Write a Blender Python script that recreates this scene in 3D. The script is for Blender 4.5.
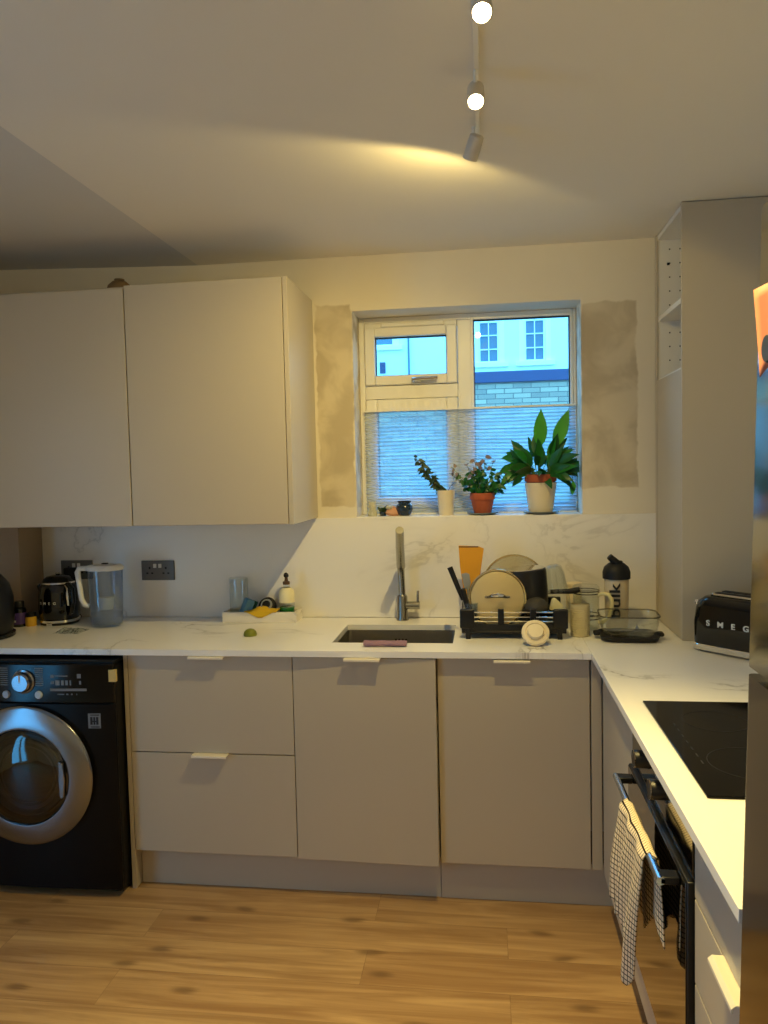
import bpy, bmesh, math, random
from mathutils import Vector, Matrix, Euler
random.seed(7)
PI = math.pi
S = bpy.context.scene
C = S.collection
for o in list(bpy.data.objects):
    bpy.data.objects.remove(o)

# ------------------------------------------------------------------ camera
CX, CY, CZ = -0.3494, -3.2598, 1.5583
YAW, PITCH, ROLL, FPX = 0.1326, -0.0549, 0.0230, 762.54
_cy, _sy, _cp, _sp = math.cos(YAW), math.sin(YAW), math.cos(PITCH), math.sin(PITCH)
_f = Vector((-_sy*_cp, _cy*_cp, _sp)); _r = Vector((_cy, _sy, 0)); _u = _r.cross(_f)
_r2 = _r*math.cos(ROLL) - _u*math.sin(ROLL); _u2 = _r*math.sin(ROLL) + _u*math.cos(ROLL)
cd = bpy.data.cameras.new('camera'); cam = bpy.data.objects.new('camera', cd); C.objects.link(cam)
cam.matrix_world = Matrix(((_r2.x, _u2.x, -_f.x, CX), (_r2.y, _u2.y, -_f.y, CY), (_r2.z, _u2.z, -_f.z, CZ), (0, 0, 0, 1)))
cd.sensor_fit = 'VERTICAL'; cd.sensor_height = 24.0; cd.lens = FPX/1024*24.0; cd.clip_start = 0.02
S.camera = cam

# ------------------------------------------------------------------ light and exposure
def lin(c):
    return tuple((v/12.92 if v <= .04045 else ((v+.055)/1.055)**2.4) for v in c)
def rgb(r, g, b):
    return lin((r/255, g/255, b/255)) + (1,)

S.view_settings.view_transform = 'Standard'; S.view_settings.look = 'None'
S.view_settings.gamma = 1; S.view_settings.use_curve_mapping = False
S.view_settings.exposure = 0.13
LAMP_COL = (1.0, 0.755, 0.265)
LAMP_W = [72.0, 72.0, 8.6]
MAIN_BEAM_W = 45.0               # main beam of the head turned to the cupboards       # watts of the three spot heads
SKY_COL = (0.13, 0.53, 1.0, 1)
SKY_STR = 5.3
w = bpy.data.worlds.new('dusk_sky'); S.world = w; w.use_nodes = True
w.node_tree.nodes['Background'].inputs[0].default_value = SKY_COL
w.node_tree.nodes['Background'].inputs[1].default_value = SKY_STR
try:
    S.cycles.use_denoising = True
    S.cycles.denoiser = 'OPENIMAGEDENOISE'
    S.cycles.max_bounces = 10; S.cycles.diffuse_bounces = 5; S.cycles.glossy_bounces = 4
    S.cycles.transparent_max_bounces = 24; S.cycles.transmission_bounces = 8
    S.cycles.sample_clamp_indirect = 4.0
    S.cycles.caustics_reflective = False; S.cycles.caustics_refractive = False
    S.cycles.blur_glossy = 0.5
except Exception:
    pass

def portal(name, loc, rot, sx, sy):
    l = bpy.data.lights.new(name, 'AREA'); l.shape = 'RECTANGLE'; l.size = sx; l.size_y = sy
    l.cycles.is_portal = True
    o = bpy.data.objects.new(name, l); C.objects.link(o); o.location = loc; o.rotation_euler = rot
portal('window_daylight_portal', (-.425, .262, 1.80), (-PI/2, 0, 0), .98, .90)
portal('glass_door_daylight_portal', (-3.36, -2.95, 1.05), (0, -PI/2, 0), 2.1, 1.1)

# ------------------------------------------------------------------ material helpers
MATS = {}
def mat(name, col, rough=.5, metal=0, spec=.5, coat=0, trans=0, noise=0, nscale=20, bump=0, aniso=0, emit=None, estr=0, ior=1.45):
    m = bpy.data.materials.new(name); m.use_nodes = True
    nt = m.node_tree; p = nt.nodes['Principled BSDF']
    p.inputs['Base Color'].default_value = col
    p.inputs['Roughness'].default_value = rough; p.inputs['Metallic'].default_value = metal
    p.inputs['Specular IOR Level'].default_value = spec; p.inputs['Coat Weight'].default_value = coat
    p.inputs['Transmission Weight'].default_value = trans; p.inputs['IOR'].default_value = ior
    if emit: p.inputs['Emission Color'].default_value = emit; p.inputs['Emission Strength'].default_value = estr
    if noise or bump:
        tc = nt.nodes.new('ShaderNodeTexCoord'); n = nt.nodes.new('ShaderNodeTexNoise')
        n.inputs['Scale'].default_value = nscale; n.inputs['Detail'].default_value = 4
        nt.links.new(tc.outputs['Object'], n.inputs['Vector'])
        if noise:
            mx = nt.nodes.new('ShaderNodeMix'); mx.data_type = 'RGBA'
            mx.inputs[6].default_value = tuple(c*(1-noise) for c in col[:3])+(1,)
            mx.inputs[7].default_value = tuple(min(1, c*(1+noise)) for c in col[:3])+(1,)
            nt.links.new(n.outputs['Fac'], mx.inputs[0]); nt.links.new(mx.outputs[2], p.inputs['Base Color'])
        if bump:
            b = nt.nodes.new('ShaderNodeBump'); b.inputs['Strength'].default_value = bump; b.inputs['Distance'].default_value = .002
            nt.links.new(n.outputs['Fac'], b.inputs['Height']); nt.links.new(b.outputs[0], p.inputs['Normal'])
    MATS[name] = m
    return m

class NT:
    """small helper to write node graphs"""
    def __init__(s, name, rough=.5, spec=.5, metal=0):
        s.m = bpy.data.materials.new(name); s.m.use_nodes = True; s.t = s.m.node_tree
        s.p = s.t.nodes['Principled BSDF']; s.p.inputs['Roughness'].default_value = rough
        s.p.inputs['Specular IOR Level'].default_value = spec; s.p.inputs['Metallic'].default_value = metal
        s.tc = s.t.nodes.new('ShaderNodeTexCoord'); MATS[name] = s.m
    def L(s, a, b): s.t.links.new(a, b)
    def set(s, sock, v):
        if hasattr(v, 'is_linked') or hasattr(v, 'links'): s.L(v, sock)
        else: sock.default_value = v
    def math(s, op, a, b=0.0, c=0.0, clamp=False):
        n = s.t.nodes.new('ShaderNodeMath'); n.operation = op; n.use_clamp = clamp
        s.set(n.inputs[0], a); s.set(n.inputs[1], b); s.set(n.inputs[2], c); return n.outputs[0]
    def noise(s, vec, scale, detail=4, dist=0, rough=.5):
        n = s.t.nodes.new('ShaderNodeTexNoise'); n.inputs['Scale'].default_value = scale; n.inputs['Detail'].default_value = detail
        n.inputs['Distortion'].default_value = dist; n.inputs['Roughness'].default_value = rough
        s.L(vec, n.inputs['Vector']); return n.outputs['Fac']
    def mapping(s, vec, scale=(1, 1, 1), rot=(0, 0, 0), loc=(0, 0, 0)):
        n = s.t.nodes.new('ShaderNodeMapping'); n.inputs['Scale'].default_value = scale; n.inputs['Rotation'].default_value = rot
        n.inputs['Location'].default_value = loc; s.L(vec, n.inputs['Vector']); return n.outputs[0]
    def sep(s, vec):
        n = s.t.nodes.new('ShaderNodeSeparateXYZ'); s.L(vec, n.inputs[0]); return n.outputs
    def comb(s, x, y, z):
        n = s.t.nodes.new('ShaderNodeCombineXYZ'); s.set(n.inputs[0], x); s.set(n.inputs[1], y); s.set(n.inputs[2], z); return n.outputs[0]
    def mix(s, fac, a, b):
        n = s.t.nodes.new('ShaderNodeMix'); n.data_type = 'RGBA'; s.set(n.inputs[0], fac); s.set(n.inputs[6], a); s.set(n.inputs[7], b); return n.outputs[2]
    def step(s, v, a, b):
        n = s.t.nodes.new('ShaderNodeMapRange'); n.interpolation_type = 'SMOOTHSTEP'
        s.set(n.inputs['Value'], v); n.inputs['From Min'].default_value = a; n.inputs['From Max'].default_value = b; return n.outputs[0]
    def bump(s, h, strength=.2, dist=.002):
        b = s.t.nodes.new('ShaderNodeBump'); b.inputs['Strength'].default_value = strength; b.inputs['Distance'].default_value = dist
        s.L(h, b.inputs['Height']); s.L(b.outputs[0], s.p.inputs['Normal'])

def glass_mat(name, tint=(1, 1, 1, 1), refl=1.45, rough=.0, body=0.0, bodycol=(1, 1, 1, 1)):
    m = bpy.data.materials.new(name); m.use_nodes = True; t = m.node_tree; t.nodes.clear()
    out = t.nodes.new('ShaderNodeOutputMaterial'); tr = t.nodes.new('ShaderNodeBsdfTransparent'); tr.inputs[0].default_value = tint
    gl = t.nodes.new('ShaderNodeBsdfGlossy'); gl.inputs['Roughness'].default_value = rough
    fr = t.nodes.new('ShaderNodeLayerWeight'); pw = t.nodes.new('ShaderNodeMath'); pw.operation = 'POWER'; pw.inputs[1].default_value = 4.0
    t.links.new(fr.outputs['Facing'], pw.inputs[0]); ma = t.nodes.new('ShaderNodeMath'); ma.operation = 'MULTIPLY_ADD'
    t.links.new(pw.outputs[0], ma.inputs[0]); ma.inputs[1].default_value = .65; ma.inputs[2].default_value = ((refl-1)/(refl+1))**2*1.5
    fr = ma; mx = t.nodes.new('ShaderNodeMixShader'); t.links.new(fr.outputs[0], mx.inputs[0])
    base = tr.outputs[0]
    if body:
        df = t.nodes.new('ShaderNodeBsdfDiffuse'); df.inputs[0].default_value = bodycol
        m2 = t.nodes.new('ShaderNodeMixShader'); m2.inputs[0].default_value = body
        t.links.new(tr.outputs[0], m2.inputs[1]); t.links.new(df.outputs[0], m2.inputs[2]); base = m2.outputs[0]
    t.links.new(base, mx.inputs[1]); t.links.new(gl.outputs[0], mx.inputs[2]); t.links.new(mx.outputs[0], out.inputs[0])
    MATS[name] = m; return m

# plain materials
mat('cabinet_laminate', rgb(192, 182, 164), .34, spec=.4, noise=.02, nscale=3)
mat('cabinet_inside', rgb(232, 228, 220), .5)
mat('handle_cream', rgb(235, 226, 206), .35, spec=.5)
mat('ceiling_paint', rgb(234, 228, 216), .9, noise=.015, nscale=2)
mat('ceiling_paint_shaded', rgb(212, 209, 203), .9, noise=.02, nscale=2)  # greyer colour stands in for the weaker lamp light on the left ceiling
mat('white_paint', rgb(236, 230, 216), .85, noise=.015, nscale=2)
mat('column_paint', rgb(168, 150, 130), .8)
mat('window_white', rgb(236, 234, 228), .32, spec=.5)
mat('gasket_black', rgb(28, 30, 34), .6)
mat('washer_black', rgb(7, 7, 9), .3, spec=.25)
mat('washer_side', rgb(8, 8, 9), .45, spec=.3)
mat('gloss_black', rgb(5, 6, 9), .07, spec=.5, coat=.3)
mat('panel_gloss', rgb(5, 6, 9), .12, spec=.4)
mat('satin_black', rgb(16, 16, 19), .4)
mat('matt_black', rgb(14, 14, 16), .6)
mat('rack_black', rgb(13, 14, 22), .38)
mat('chrome', rgb(225, 225, 225), .09, metal=1)
mat('steel', rgb(175, 172, 165), .3, metal=1)
mat('sink_steel', rgb(165, 160, 150), .36, metal=1, noise=.08, nscale=60)
mat('ring_silver', rgb(146, 148, 154), .2, metal=1)
mat('tap_steel', rgb(158, 156, 148), .24, metal=1)
mat('lid_steel', rgb(240, 222, 172), .38, metal=1)
mat('fridge_steel', rgb(128, 124, 112), .13, metal=1)
mat('fridge_dark', rgb(70, 68, 62), .4, metal=.6)
mat('gold_trim', rgb(206, 190, 150), .25, metal=1)
mat('grey_print', rgb(120, 126, 135), .5)
mat('pale_print', rgb(205, 208, 210), .5)
mat('button_pale', rgb(190, 205, 225), .3)
mat('socket_grey', rgb(108, 106, 102), .45, metal=.2)
mat('terracotta', rgb(166, 84, 54), .8, noise=.08, nscale=40)
mat('cream_ceramic', rgb(226, 212, 182), .45)
mat('grey_ceramic', rgb(120, 128, 128), .4)
mat('ribbed_ceramic', rgb(196, 184, 146), .6)
mat('navy_glaze', rgb(22, 44, 66), .2, coat=.5)
mat('soil', rgb(46, 34, 26), .95, noise=.3, nscale=200)
mat('leaf_bright', rgb(56, 150, 40), .38, noise=.2, nscale=30)
mat('leaf_dark', rgb(24, 88, 36), .38, noise=.3, nscale=60)
mat('leaf_mid', rgb(36, 116, 40), .38, noise=.25, nscale=60)
mat('leaf_olive', rgb(42, 66, 36), .5, noise=.3, nscale=60)
mat('leaf_dry', rgb(126, 112, 112), .7, noise=.2, nscale=80)
mat('stem_green', rgb(80, 110, 50), .5)
mat('stem_brown', rgb(84, 60, 40), .7)
mat('sponge_blue', rgb(96, 142, 170), .95, bump=.6, nscale=300)
mat('scourer_green', rgb(24, 66, 52), .95, bump=.8, nscale=300)
mat('cloth_yellow', rgb(226, 184, 40), .9, bump=.3, nscale=250)
mat('cloth_purple', rgb(152, 118, 136), .9, bump=.4, nscale=250)
mat('lime_skin', rgb(116, 122, 26), .4, bump=.3, nscale=180)
mat('lime_flesh', rgb(196, 200, 90), .5)
mat('soap_green', rgb(20, 120, 40), .25, spec=.5)
mat('label_cream', rgb(236, 228, 190), .5)
mat('paper_orange', rgb(196, 116, 84), .75)
mat('paper_pale', rgb(196, 182, 130), .75)
mat('board_amber', rgb(216, 152, 40), .35)
mat('plastic_white', rgb(228, 228, 226), .35)
mat('jar_purple', rgb(70, 50, 110), .4)
mat('jar_yellow', rgb(214, 168, 50), .4)
mat('utensil_grey', rgb(140, 142, 145), .45)
mat('mesh_grey', rgb(58, 56, 54), .7, noise=.4, nscale=160)
mat('shaker_body', rgb(206, 190, 160), .35, spec=.4)
mat('text_dark', rgb(26, 26, 30), .6)
mat('sticker_yellow', rgb(214, 190, 120), .6)
mat('shell_peach', rgb(200, 150, 120), .6)
mat('shell_pattern', rgb(190, 186, 160), .6, noise=.5, nscale=110)
mat('oven_glass', rgb(16, 14, 12), .05, spec=.6, coat=1)
mat('hob_glass', rgb(8, 7, 6), .08, spec=.16)
mat('hob_mark', rgb(27, 25, 23), .5)
mat('bar_steel', rgb(190, 205, 225), .18, metal=1)
mat('bowl_brown', rgb(124, 102, 72), .6)
mat('house_render', rgb(236, 238, 236), .9)
mat('house_trim', rgb(250, 250, 250), .7)
mat('house_pane', rgb(84, 112, 128), .15)
mat('coping_slate', rgb(60, 72, 104), .8)
mat('outdoor_paving', rgb(110, 110, 108), .9)
mat('dark_pipe', rgb(80, 110, 120), .6)
mat('lens_glow', rgb(255, 240, 200), .4, emit=(1, .78, .42, 1), estr=38)
mat('spot_body', rgb(206, 198, 184), .5)
mat('bar_white', rgb(240, 235, 224), .6)
mat('cream_plastic', rgb(222, 212, 160), .4)
mat('water_tint', rgb(190, 200, 205), .1)
glass_mat('pane_glass', (.97, .99, 1, 1), 1.35)
glass_mat('clear_glass', (.93, .95, .95, 1), 1.5)
glass_mat('jug_plastic', (.80, .85, .92, 1), 1.5, rough=.05, body=.07, bodycol=rgb(190, 205, 230))
glass_mat('smoky_glass', (.62, .62, .60, 1), 1.5, rough=.02)
glass_mat('amber_glass', (.85, .85, .8, 1), 1.5, body=.12, bodycol=rgb(214, 190, 130))
glass_mat('drum_glass', (.10, .11, .14, 1), 1.7, rough=.02)

# quartz with grey veins
def quartz(name, seed, col=(246, 245, 244), rough=.22, amt=.9):
    n = NT(name, rough, .5)
    v = n.mapping(n.tc.outputs['Object'], loc=(seed, seed*.7, seed*.3))
    a = n.noise(v, 1.5, 6, .9, .55)
    d = n.math('ABSOLUTE', n.math('SUBTRACT', a, .5))
    vein = n.math('SUBTRACT', 1.0, n.step(d, 0.0, .012))
    msk = n.step(n.noise(v, 2.3, 2, .2), .50, .66)
    b = n.noise(v, 9, 5, .6)
    soft = n.math('MULTIPLY', n.math('SUBTRACT', 1.0, n.step(d, 0, .05)), .18)
    f = n.math('ADD', n.math('MULTIPLY', vein, .55), soft)
    f = n.math('MULTIPLY', f, msk)
    f = n.math('MULTIPLY', f, n.math('ADD', .5, b), clamp=True)
    f = n.math('MULTIPLY', f, amt)
    n.L(n.mix(f, rgb(*col), rgb(138, 134, 134)), n.p.inputs['Base Color'])
    return n.m
quartz('quartz_top', 3.1)
quartz('quartz_splash', 7.7, (236, 233, 230), .3, .4)
quartz('marble_tray', 1.3, (236, 230, 218), .35)

# painted wall with duller primer patches beside the window
n = NT('wall_paint', .9, .2)
co = n.tc.outputs['Object']; sx = n.sep(co)
def patch(x0, x1, z0, z1):
    wob = n.math('MULTIPLY', n.math('SUBTRACT', n.noise(co, 9, 3), .5), .05)
    dx = n.math('SUBTRACT', n.math('ABSOLUTE', n.math('SUBTRACT', sx[0], (x0+x1)/2)), (x1-x0)/2)
    dz = n.math('SUBTRACT', n.math('ABSOLUTE', n.math('SUBTRACT', sx[2], (z0+z1)/2)), (z1-z0)/2)
    d = n.math('ADD', n.math('MAXIMUM', dx, dz), wob)
    return n.math('SUBTRACT', 1.0, n.step(d, -.004, .006))
mk = n.math('MAXIMUM', patch(-1.062, -.905, 1.40, 2.275), patch(.05, .272, 1.47, 2.225))
cl = n.noise(co, 4, 3)
base = n.mix(cl, rgb(222, 214, 198), rgb(232, 224, 208))
pc = n.mix(n.step(n.noise(co, 7, 3, .5), .35, .65), rgb(188, 176, 154), rgb(212, 201, 180))
n.L(n.mix(mk, base, pc), n.p.inputs['Base Color'])

# oak planks, boards running left to right
n = NT('oak_planks', .42, .4)
co = n.tc.outputs['Object']
br = n.t.nodes.new('ShaderNodeTexBrick')
br.inputs['Scale'].default_value = 1; br.inputs['Brick Width'].default_value = 1.22; br.inputs['Row Height'].default_value = .165
br.inputs['Mortar Size'].default_value = .0012; br.inputs['Mortar Smooth'].default_value = .1; br.inputs['Bias'].default_value = 0
br.offset = .37; br.inputs['Color1'].default_value = (0, 0, 0, 1); br.inputs['Color2'].default_value = (1, 1, 1, 1); br.inputs['Mortar'].default_value = (.5, .5, .5, 1)
n.L(n.mapping(co, loc=(.3, .07, 0)), br.inputs['Vector'])
pl = br.outputs['Color']; psep = n.t.nodes.new('ShaderNodeSeparateColor'); n.L(pl, psep.inputs[0]); pv = psep.outputs[0]
xs = n.sep(co)
v2 = n.comb(n.math('ADD', n.math('MULTIPLY', xs[0], 1.6), n.math('MULTIPLY', pv, 7.0)), n.math('MULTIPLY', xs[1], 22.0), n.math('MULTIPLY', pv, 3.0))
g1 = n.noise(v2, 1.0, 6, .7, .6)
v3 = n.comb(n.math('MULTIPLY', xs[0], 3.0), n.math('MULTIPLY', xs[1], 90.0), pv)
g2 = n.noise(v3, 1.0, 3, .2)
vor = n.t.nodes.new('ShaderNodeTexVoronoi'); vor.inputs['Scale'].default_value = 1.0
vor.voronoi_dimensions = '2D'
n.L(n.comb(n.math('ADD', n.math('MULTIPLY', xs[0], 2.2), n.math('MULTIPLY', g1, .25)), n.math('MULTIPLY', xs[1], 5.2), 0.0), vor.inputs['Vector'])
knot = n.math('SUBTRACT', 1.0, n.step(vor.outputs['Distance'], .02, .13))
c = n.mix(n.step(g1, .3, .72), rgb(150, 116, 78), rgb(206, 172, 124))
c = n.mix(n.math('MULTIPLY', g2, .35), c, rgb(132, 98, 64))
c = n.mix(n.math('MULTIPLY', pv, .30), c, rgb(176, 136, 92))
c = n.mix(n.math('MULTIPLY', knot, .6), c, rgb(92, 66, 42))
c = n.mix(n.math('MULTIPLY', br.outputs['Fac'], .4), c, rgb(100, 74, 50))
n.L(c, n.p.inputs['Base Color']); n.bump(g2, .08)

# garden wall bricks
n = NT('stock_brick', .9, .2)
co = n.tc.outputs['Object']; xs = n.sep(co)
br = n.t.nodes.new('ShaderNodeTexBrick'); br.inputs['Scale'].default_value = 1
br.inputs['Brick Width'].default_value = .30; br.inputs['Row Height'].default_value = .085; br.inputs['Mortar Size'].default_value = .008
br.inputs['Color1'].default_value = rgb(196, 176, 148); br.inputs['Color2'].default_value = rgb(140, 128, 116); br.inputs['Mortar'].default_value = rgb(84, 84, 84)
n.L(n.comb(xs[0], xs[2], 0), br.inputs['Vector'])
n.L(n.mix(n.math('MULTIPLY', n.noise(co, 5, 4), .5), br.outputs['Color'], rgb(170, 160, 140)), n.p.inputs['Base Color'])

# checked tea towel
n = NT('towel_check', .95, .1)
uv = n.t.nodes.new('ShaderNodeUVMap'); us = n.sep(uv.outputs[0])
def lines(s, per, wd):
    fr = n.math('FRACT', n.math('DIVIDE', s, per)); d = n.math('ABSOLUTE', n.math('SUBTRACT', fr, .5))
    return n.math('SUBTRACT', 1.0, n.step(d, wd-.03, wd+.03))
ck = n.math('MAXIMUM', lines(us[0], .0135, .09), lines(us[1], .0135, .10))
n.L(n.mix(ck, rgb(240, 222, 190), rgb(38, 32, 32)), n.p.inputs['Base Color'])

# pleated sheer blind
m = bpy.data.materials.new('sheer_pleat'); m.use_nodes = True; t = m.node_tree; t.nodes.clear()
out = t.nodes.new('ShaderNodeOutputMaterial'); tr = t.nodes.new('ShaderNodeBsdfTransparent'); tl = t.nodes.new('ShaderNodeBsdfTranslucent'); df = t.nodes.new('ShaderNodeBsdfDiffuse')
tl.inputs[0].default_value = (.66, .78, .95, 1); df.inputs[0].default_value = (.62, .68, .78, 1)
m1 = t.nodes.new('ShaderNodeMixShader'); m1.inputs[0].default_value = .18; t.links.new(tl.outputs[0], m1.inputs[1]); t.links.new(df.outputs[0], m1.inputs[2])
m2 = t.nodes.new('ShaderNodeMixShader'); m2.inputs[0].default_value = .5; t.links.new(tr.outputs[0], m2.inputs[1]); t.links.new(m1.outputs[0], m2.inputs[2])
t.links.new(m2.outputs[0], out.inputs[0]); MATS['sheer_pleat'] = m

# ------------------------------------------------------------------ geometry helpers
def M(k): return MATS[k]
def tag(o, label=None, cat=None, group=None, kind=None):
    if label: o['label'] = label
    if cat: o['category'] = cat
    if group: o['group'] = group
    if kind: o['kind'] = kind
    return o
def thing(name, label, cat, loc=(0, 0, 0), rot=(0, 0, 0), group=None):
    o = bpy.data.objects.new(name, None); C.objects.link(o); o.location = loc
    o.rotation_euler = rot if hasattr(rot, '__len__') else (0, 0, rot)
    o.empty_display_size = .05
    return tag(o, label, cat, group)
def obj(name, bm, m, parent=None, bev=0, seg=2, ang=35, label=None, smooth=True):
    me = bpy.data.meshes.new(name); bmesh.ops.recalc_face_normals(bm, faces=bm.faces); bm.to_mesh(me); bm.free()
    me.materials.append(M(m) if isinstance(m, str) else m)
    if smooth:
        for p in me.polygons: p.use_smooth = True
        me.set_sharp_from_angle(angle=math.radians(ang))
    o = bpy.data.objects.new(name, me); C.objects.link(o)
    if parent: o.parent = parent
    if bev:
        b = o.modifiers.new('bevel', 'BEVEL'); b.width = bev; b.segments = seg; b.limit_method = 'ANGLE'; b.angle_limit = math.radians(40)
    if label: o['label'] = label
    return o
def B(*boxes):
    bm = bmesh.new()
    for b in boxes: add_box(bm, *b)
    return bm
def add_box(bm, x0, x1, y0, y1, z0, z1):
    vs = [bm.verts.new((x, y, z)) for z in (z0, z1) for y in (y0, y1) for x in (x0, x1)]
    for f in ((0, 2, 3, 1), (4, 5, 7, 6), (0, 1, 5, 4), (2, 6, 7, 3), (0, 4, 6, 2), (1, 3, 7, 5)):
        bm.faces.new([vs[i] for i in f])
    return vs
def add_tube(bm, pts, rad, n=12, caps=True):
    pts = [Vector(p) for p in pts]; k = len(pts)
    rr = rad if hasattr(rad, '__len__') else [rad]*k
    t = (pts[1]-pts[0]).normalized(); up = Vector((0, 0, 1)) if abs(t.z) < .9 else Vector((1, 0, 0))
    u = t.cross(up).normalized(); rings = []
    for i, p in enumerate(pts):
        if i == 0: d = pts[1]-pts[0]
        elif i == k-1: d = pts[-1]-pts[-2]
        else: d = (pts[i+1]-pts[i]).normalized()+(pts[i]-pts[i-1]).normalized()
        d.normalize(); u = (u-d*u.dot(d)).normalized(); v = d.cross(u)
        rings.append([bm.verts.new(p+rr[i]*(math.cos(a)*u+math.sin(a)*v)) for a in [2*PI*j/n for j in range(n)]])
    for i in range(k-1):
        for j in range(n):
            bm.faces.new((rings[i][j], rings[i][(j+1) % n], rings[i+1][(j+1) % n], rings[i+1][j]))
    if caps:
        bm.faces.new(rings[0][::-1]); bm.faces.new(rings[-1])
    return bm
def tube(pts, rad, n=12): return add_tube(bmesh.new(), pts, rad, n)
def add_lathe(bm, prof, n=32, sx=1, sy=1, ox=0, oy=0, oz=0):
    """prof: (r, z) list"""
    rings = []
    for r, z in prof:
        if r < 1e-6: rings.append([bm.verts.new((ox, oy, oz+z))])
        else: rings.append([bm.verts.new((ox+r*sx*math.cos(2*PI*j/n), oy+r*sy*math.sin(2*PI*j/n), oz+z)) for j in range(n)])
    for a, b in zip(rings, rings[1:]):
        for j in range(n):
            k = (j+1) % n
            if len(a) == 1 and len(b) == 1: continue
            if len(a) == 1: bm.faces.new((a[0], b[j], b[k]))
            elif len(b) == 1: bm.faces.new((a[j], a[k], b[0]))
            else: bm.faces.new((a[j], a[k], b[k], b[j]))
    return bm
def lathe(prof, n=32, **k): return add_lathe(bmesh.new(), prof, n, **k)
def xf(bm, m4): bmesh.ops.transform(bm, matrix=m4, verts=bm.verts); return bm
def rotx(a): return Matrix.Rotation(a, 4, 'X')
def roty(a): return Matrix.Rotation(a, 4, 'Y')
def rotz(a): return Matrix.Rotation(a, 4, 'Z')
def T(x, y, z): return Matrix.Translation((x, y, z))
def cylx(r, x0, x1, y=0, z=0, n=24): return tube([(x0, y, z), (x1, y, z)], r, n)
def cyly(r, y0, y1, x=0, z=0, n=24): return tube([(x, y0, z), (x, y1, z)], r, n)
def cylz(r, z0, z1, x=0, y=0, n=24): return tube([(x, y, z0), (x, y, z1)], r, n)
def prism(poly, axis, a, b):
    """extrude a 2-D polygon along an axis"""
    bm = bmesh.new()
    def P(p, t):
        return {'x': (t, p[0], p[1]), 'y': (p[0], t, p[1]), 'z': (p[0], p[1], t)}[axis]
    v0 = [bm.verts.new(P(p, a)) for p in poly]; v1 = [bm.verts.new(P(p, b)) for p in poly]
    bm.faces.new(v0[::-1]); bm.faces.new(v1)
    for i in range(len(poly)):
        k = (i+1) % len(poly); bm.faces.new((v0[i], v0[k], v1[k], v1[i]))
    return bm
def rrect(x0, x1, y0, y1, r, n=5):
    pts = []
    for cx, cy, a in ((x1-r, y1-r, 0), (x0+r, y1-r, 90), (x0+r, y0+r, 180), (x1-r, y0+r, 270)):
        for i in range(n+1):
            t = math.radians(a+90*i/n); pts.append((cx+r*math.cos(t), cy+r*math.sin(t)))
    return pts
def disc_y(r, y0, y1, x=0, z=0, n=48): return cyly(r, y0, y1, x, z, n)
def text(name, s, size, m, parent, loc, rot, ext=.0006, sxy=(1, 1), bold=0):
    cu = bpy.data.curves.new(name, 'FONT'); cu.body = s; cu.size = size; cu.extrude = ext; cu.align_x = 'CENTER'; cu.align_y = 'CENTER'; cu.offset = bold
    to = bpy.data.objects.new(name, cu); C.objects.link(to)
    me = bpy.data.meshes.new_from_object(to.evaluated_get(bpy.context.evaluated_depsgraph_get()))
    bpy.data.objects.remove(to); bpy.data.curves.remove(cu)
    me.materials.clear(); me.materials.append(M(m))
    mm = Matrix.Diagonal((sxy[0], sxy[1], 1, 1)); me.transform(mm)
    me.transform(Matrix.Translation(loc) @ Euler(rot).to_matrix().to_4x4())
    o = bpy.data.objects.new(name, me); C.objects.link(o); o.parent = parent; return o
def struct(name, bm, m, parent=None, bev=0, label=None):
    o = obj(name, bm, m, parent, bev)
    if not parent: o['kind'] = 'structure'
    if label: o['label'] = label
    return o

# ------------------------------------------------------------------ the room
H = .92; D = .63; YF = -.61; ZC = 2.471; SILL = 1.357
WX0, WX1, WZ1 = -.903, .052, 2.24
XR, XL, YB = .665, -3.3, -5.2
struct('floor', B((XL-.1, XR+.1, YB-.1, .25, -.06, 0)), 'oak_planks')
FX = -1.58
struct('ceiling', prism([(FX, ZC), (XR+.1, ZC), (XR+.1, ZC+.2), (FX, ZC+.2)], 'y', YB-.1, .25), 'ceiling_paint')
struct('ceiling', prism([(FX, ZC), (FX, ZC+.2), (XL-.1, ZC+.2), (XL-.1, ZC+.064)], 'y', YB-.1, .25), 'ceiling_paint_shaded', label='slightly tilted, greyer part of the ceiling on the left')
bm = B((XL-.1, WX0, 0, .25, -.06, ZC+.12), (WX1, XR+.1, 0, .25, -.06, ZC+.05), (WX0, WX1, 0, .25, WZ1, ZC+.05), (WX0, WX1, 0, .25, -.06, SILL-.02))
bmesh.ops.remove_doubles(bm, verts=bm.verts, dist=1e-5)
struct('wall_back', bm, 'wall_paint')
struct('wall_right', B((XR, XR+.1, YB-.1, .25, -.06, ZC+.05)), 'white_paint')
struct('wall_rear', B((XL-.1, XR+.1, YB-.1, YB, -.06, ZC+.12)), 'white_paint')
DY0, DY1, DZ = -3.5, -2.4, 2.1
struct('wall_left', B((XL-.1, XL, YB-.1, DY0, -.06, ZC+.12), (XL-.1, XL, DY1, .25, -.06, ZC+.12), (XL-.1, XL, DY0, DY1, DZ, ZC+.12)), 'white_paint')
struct('trim_1', B((-2.9, -2.37, -.185, 0, 0, 2.28)), 'column_paint', bev=.002, label='boxed-in pipe column in the corner left of the kettle')
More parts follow.
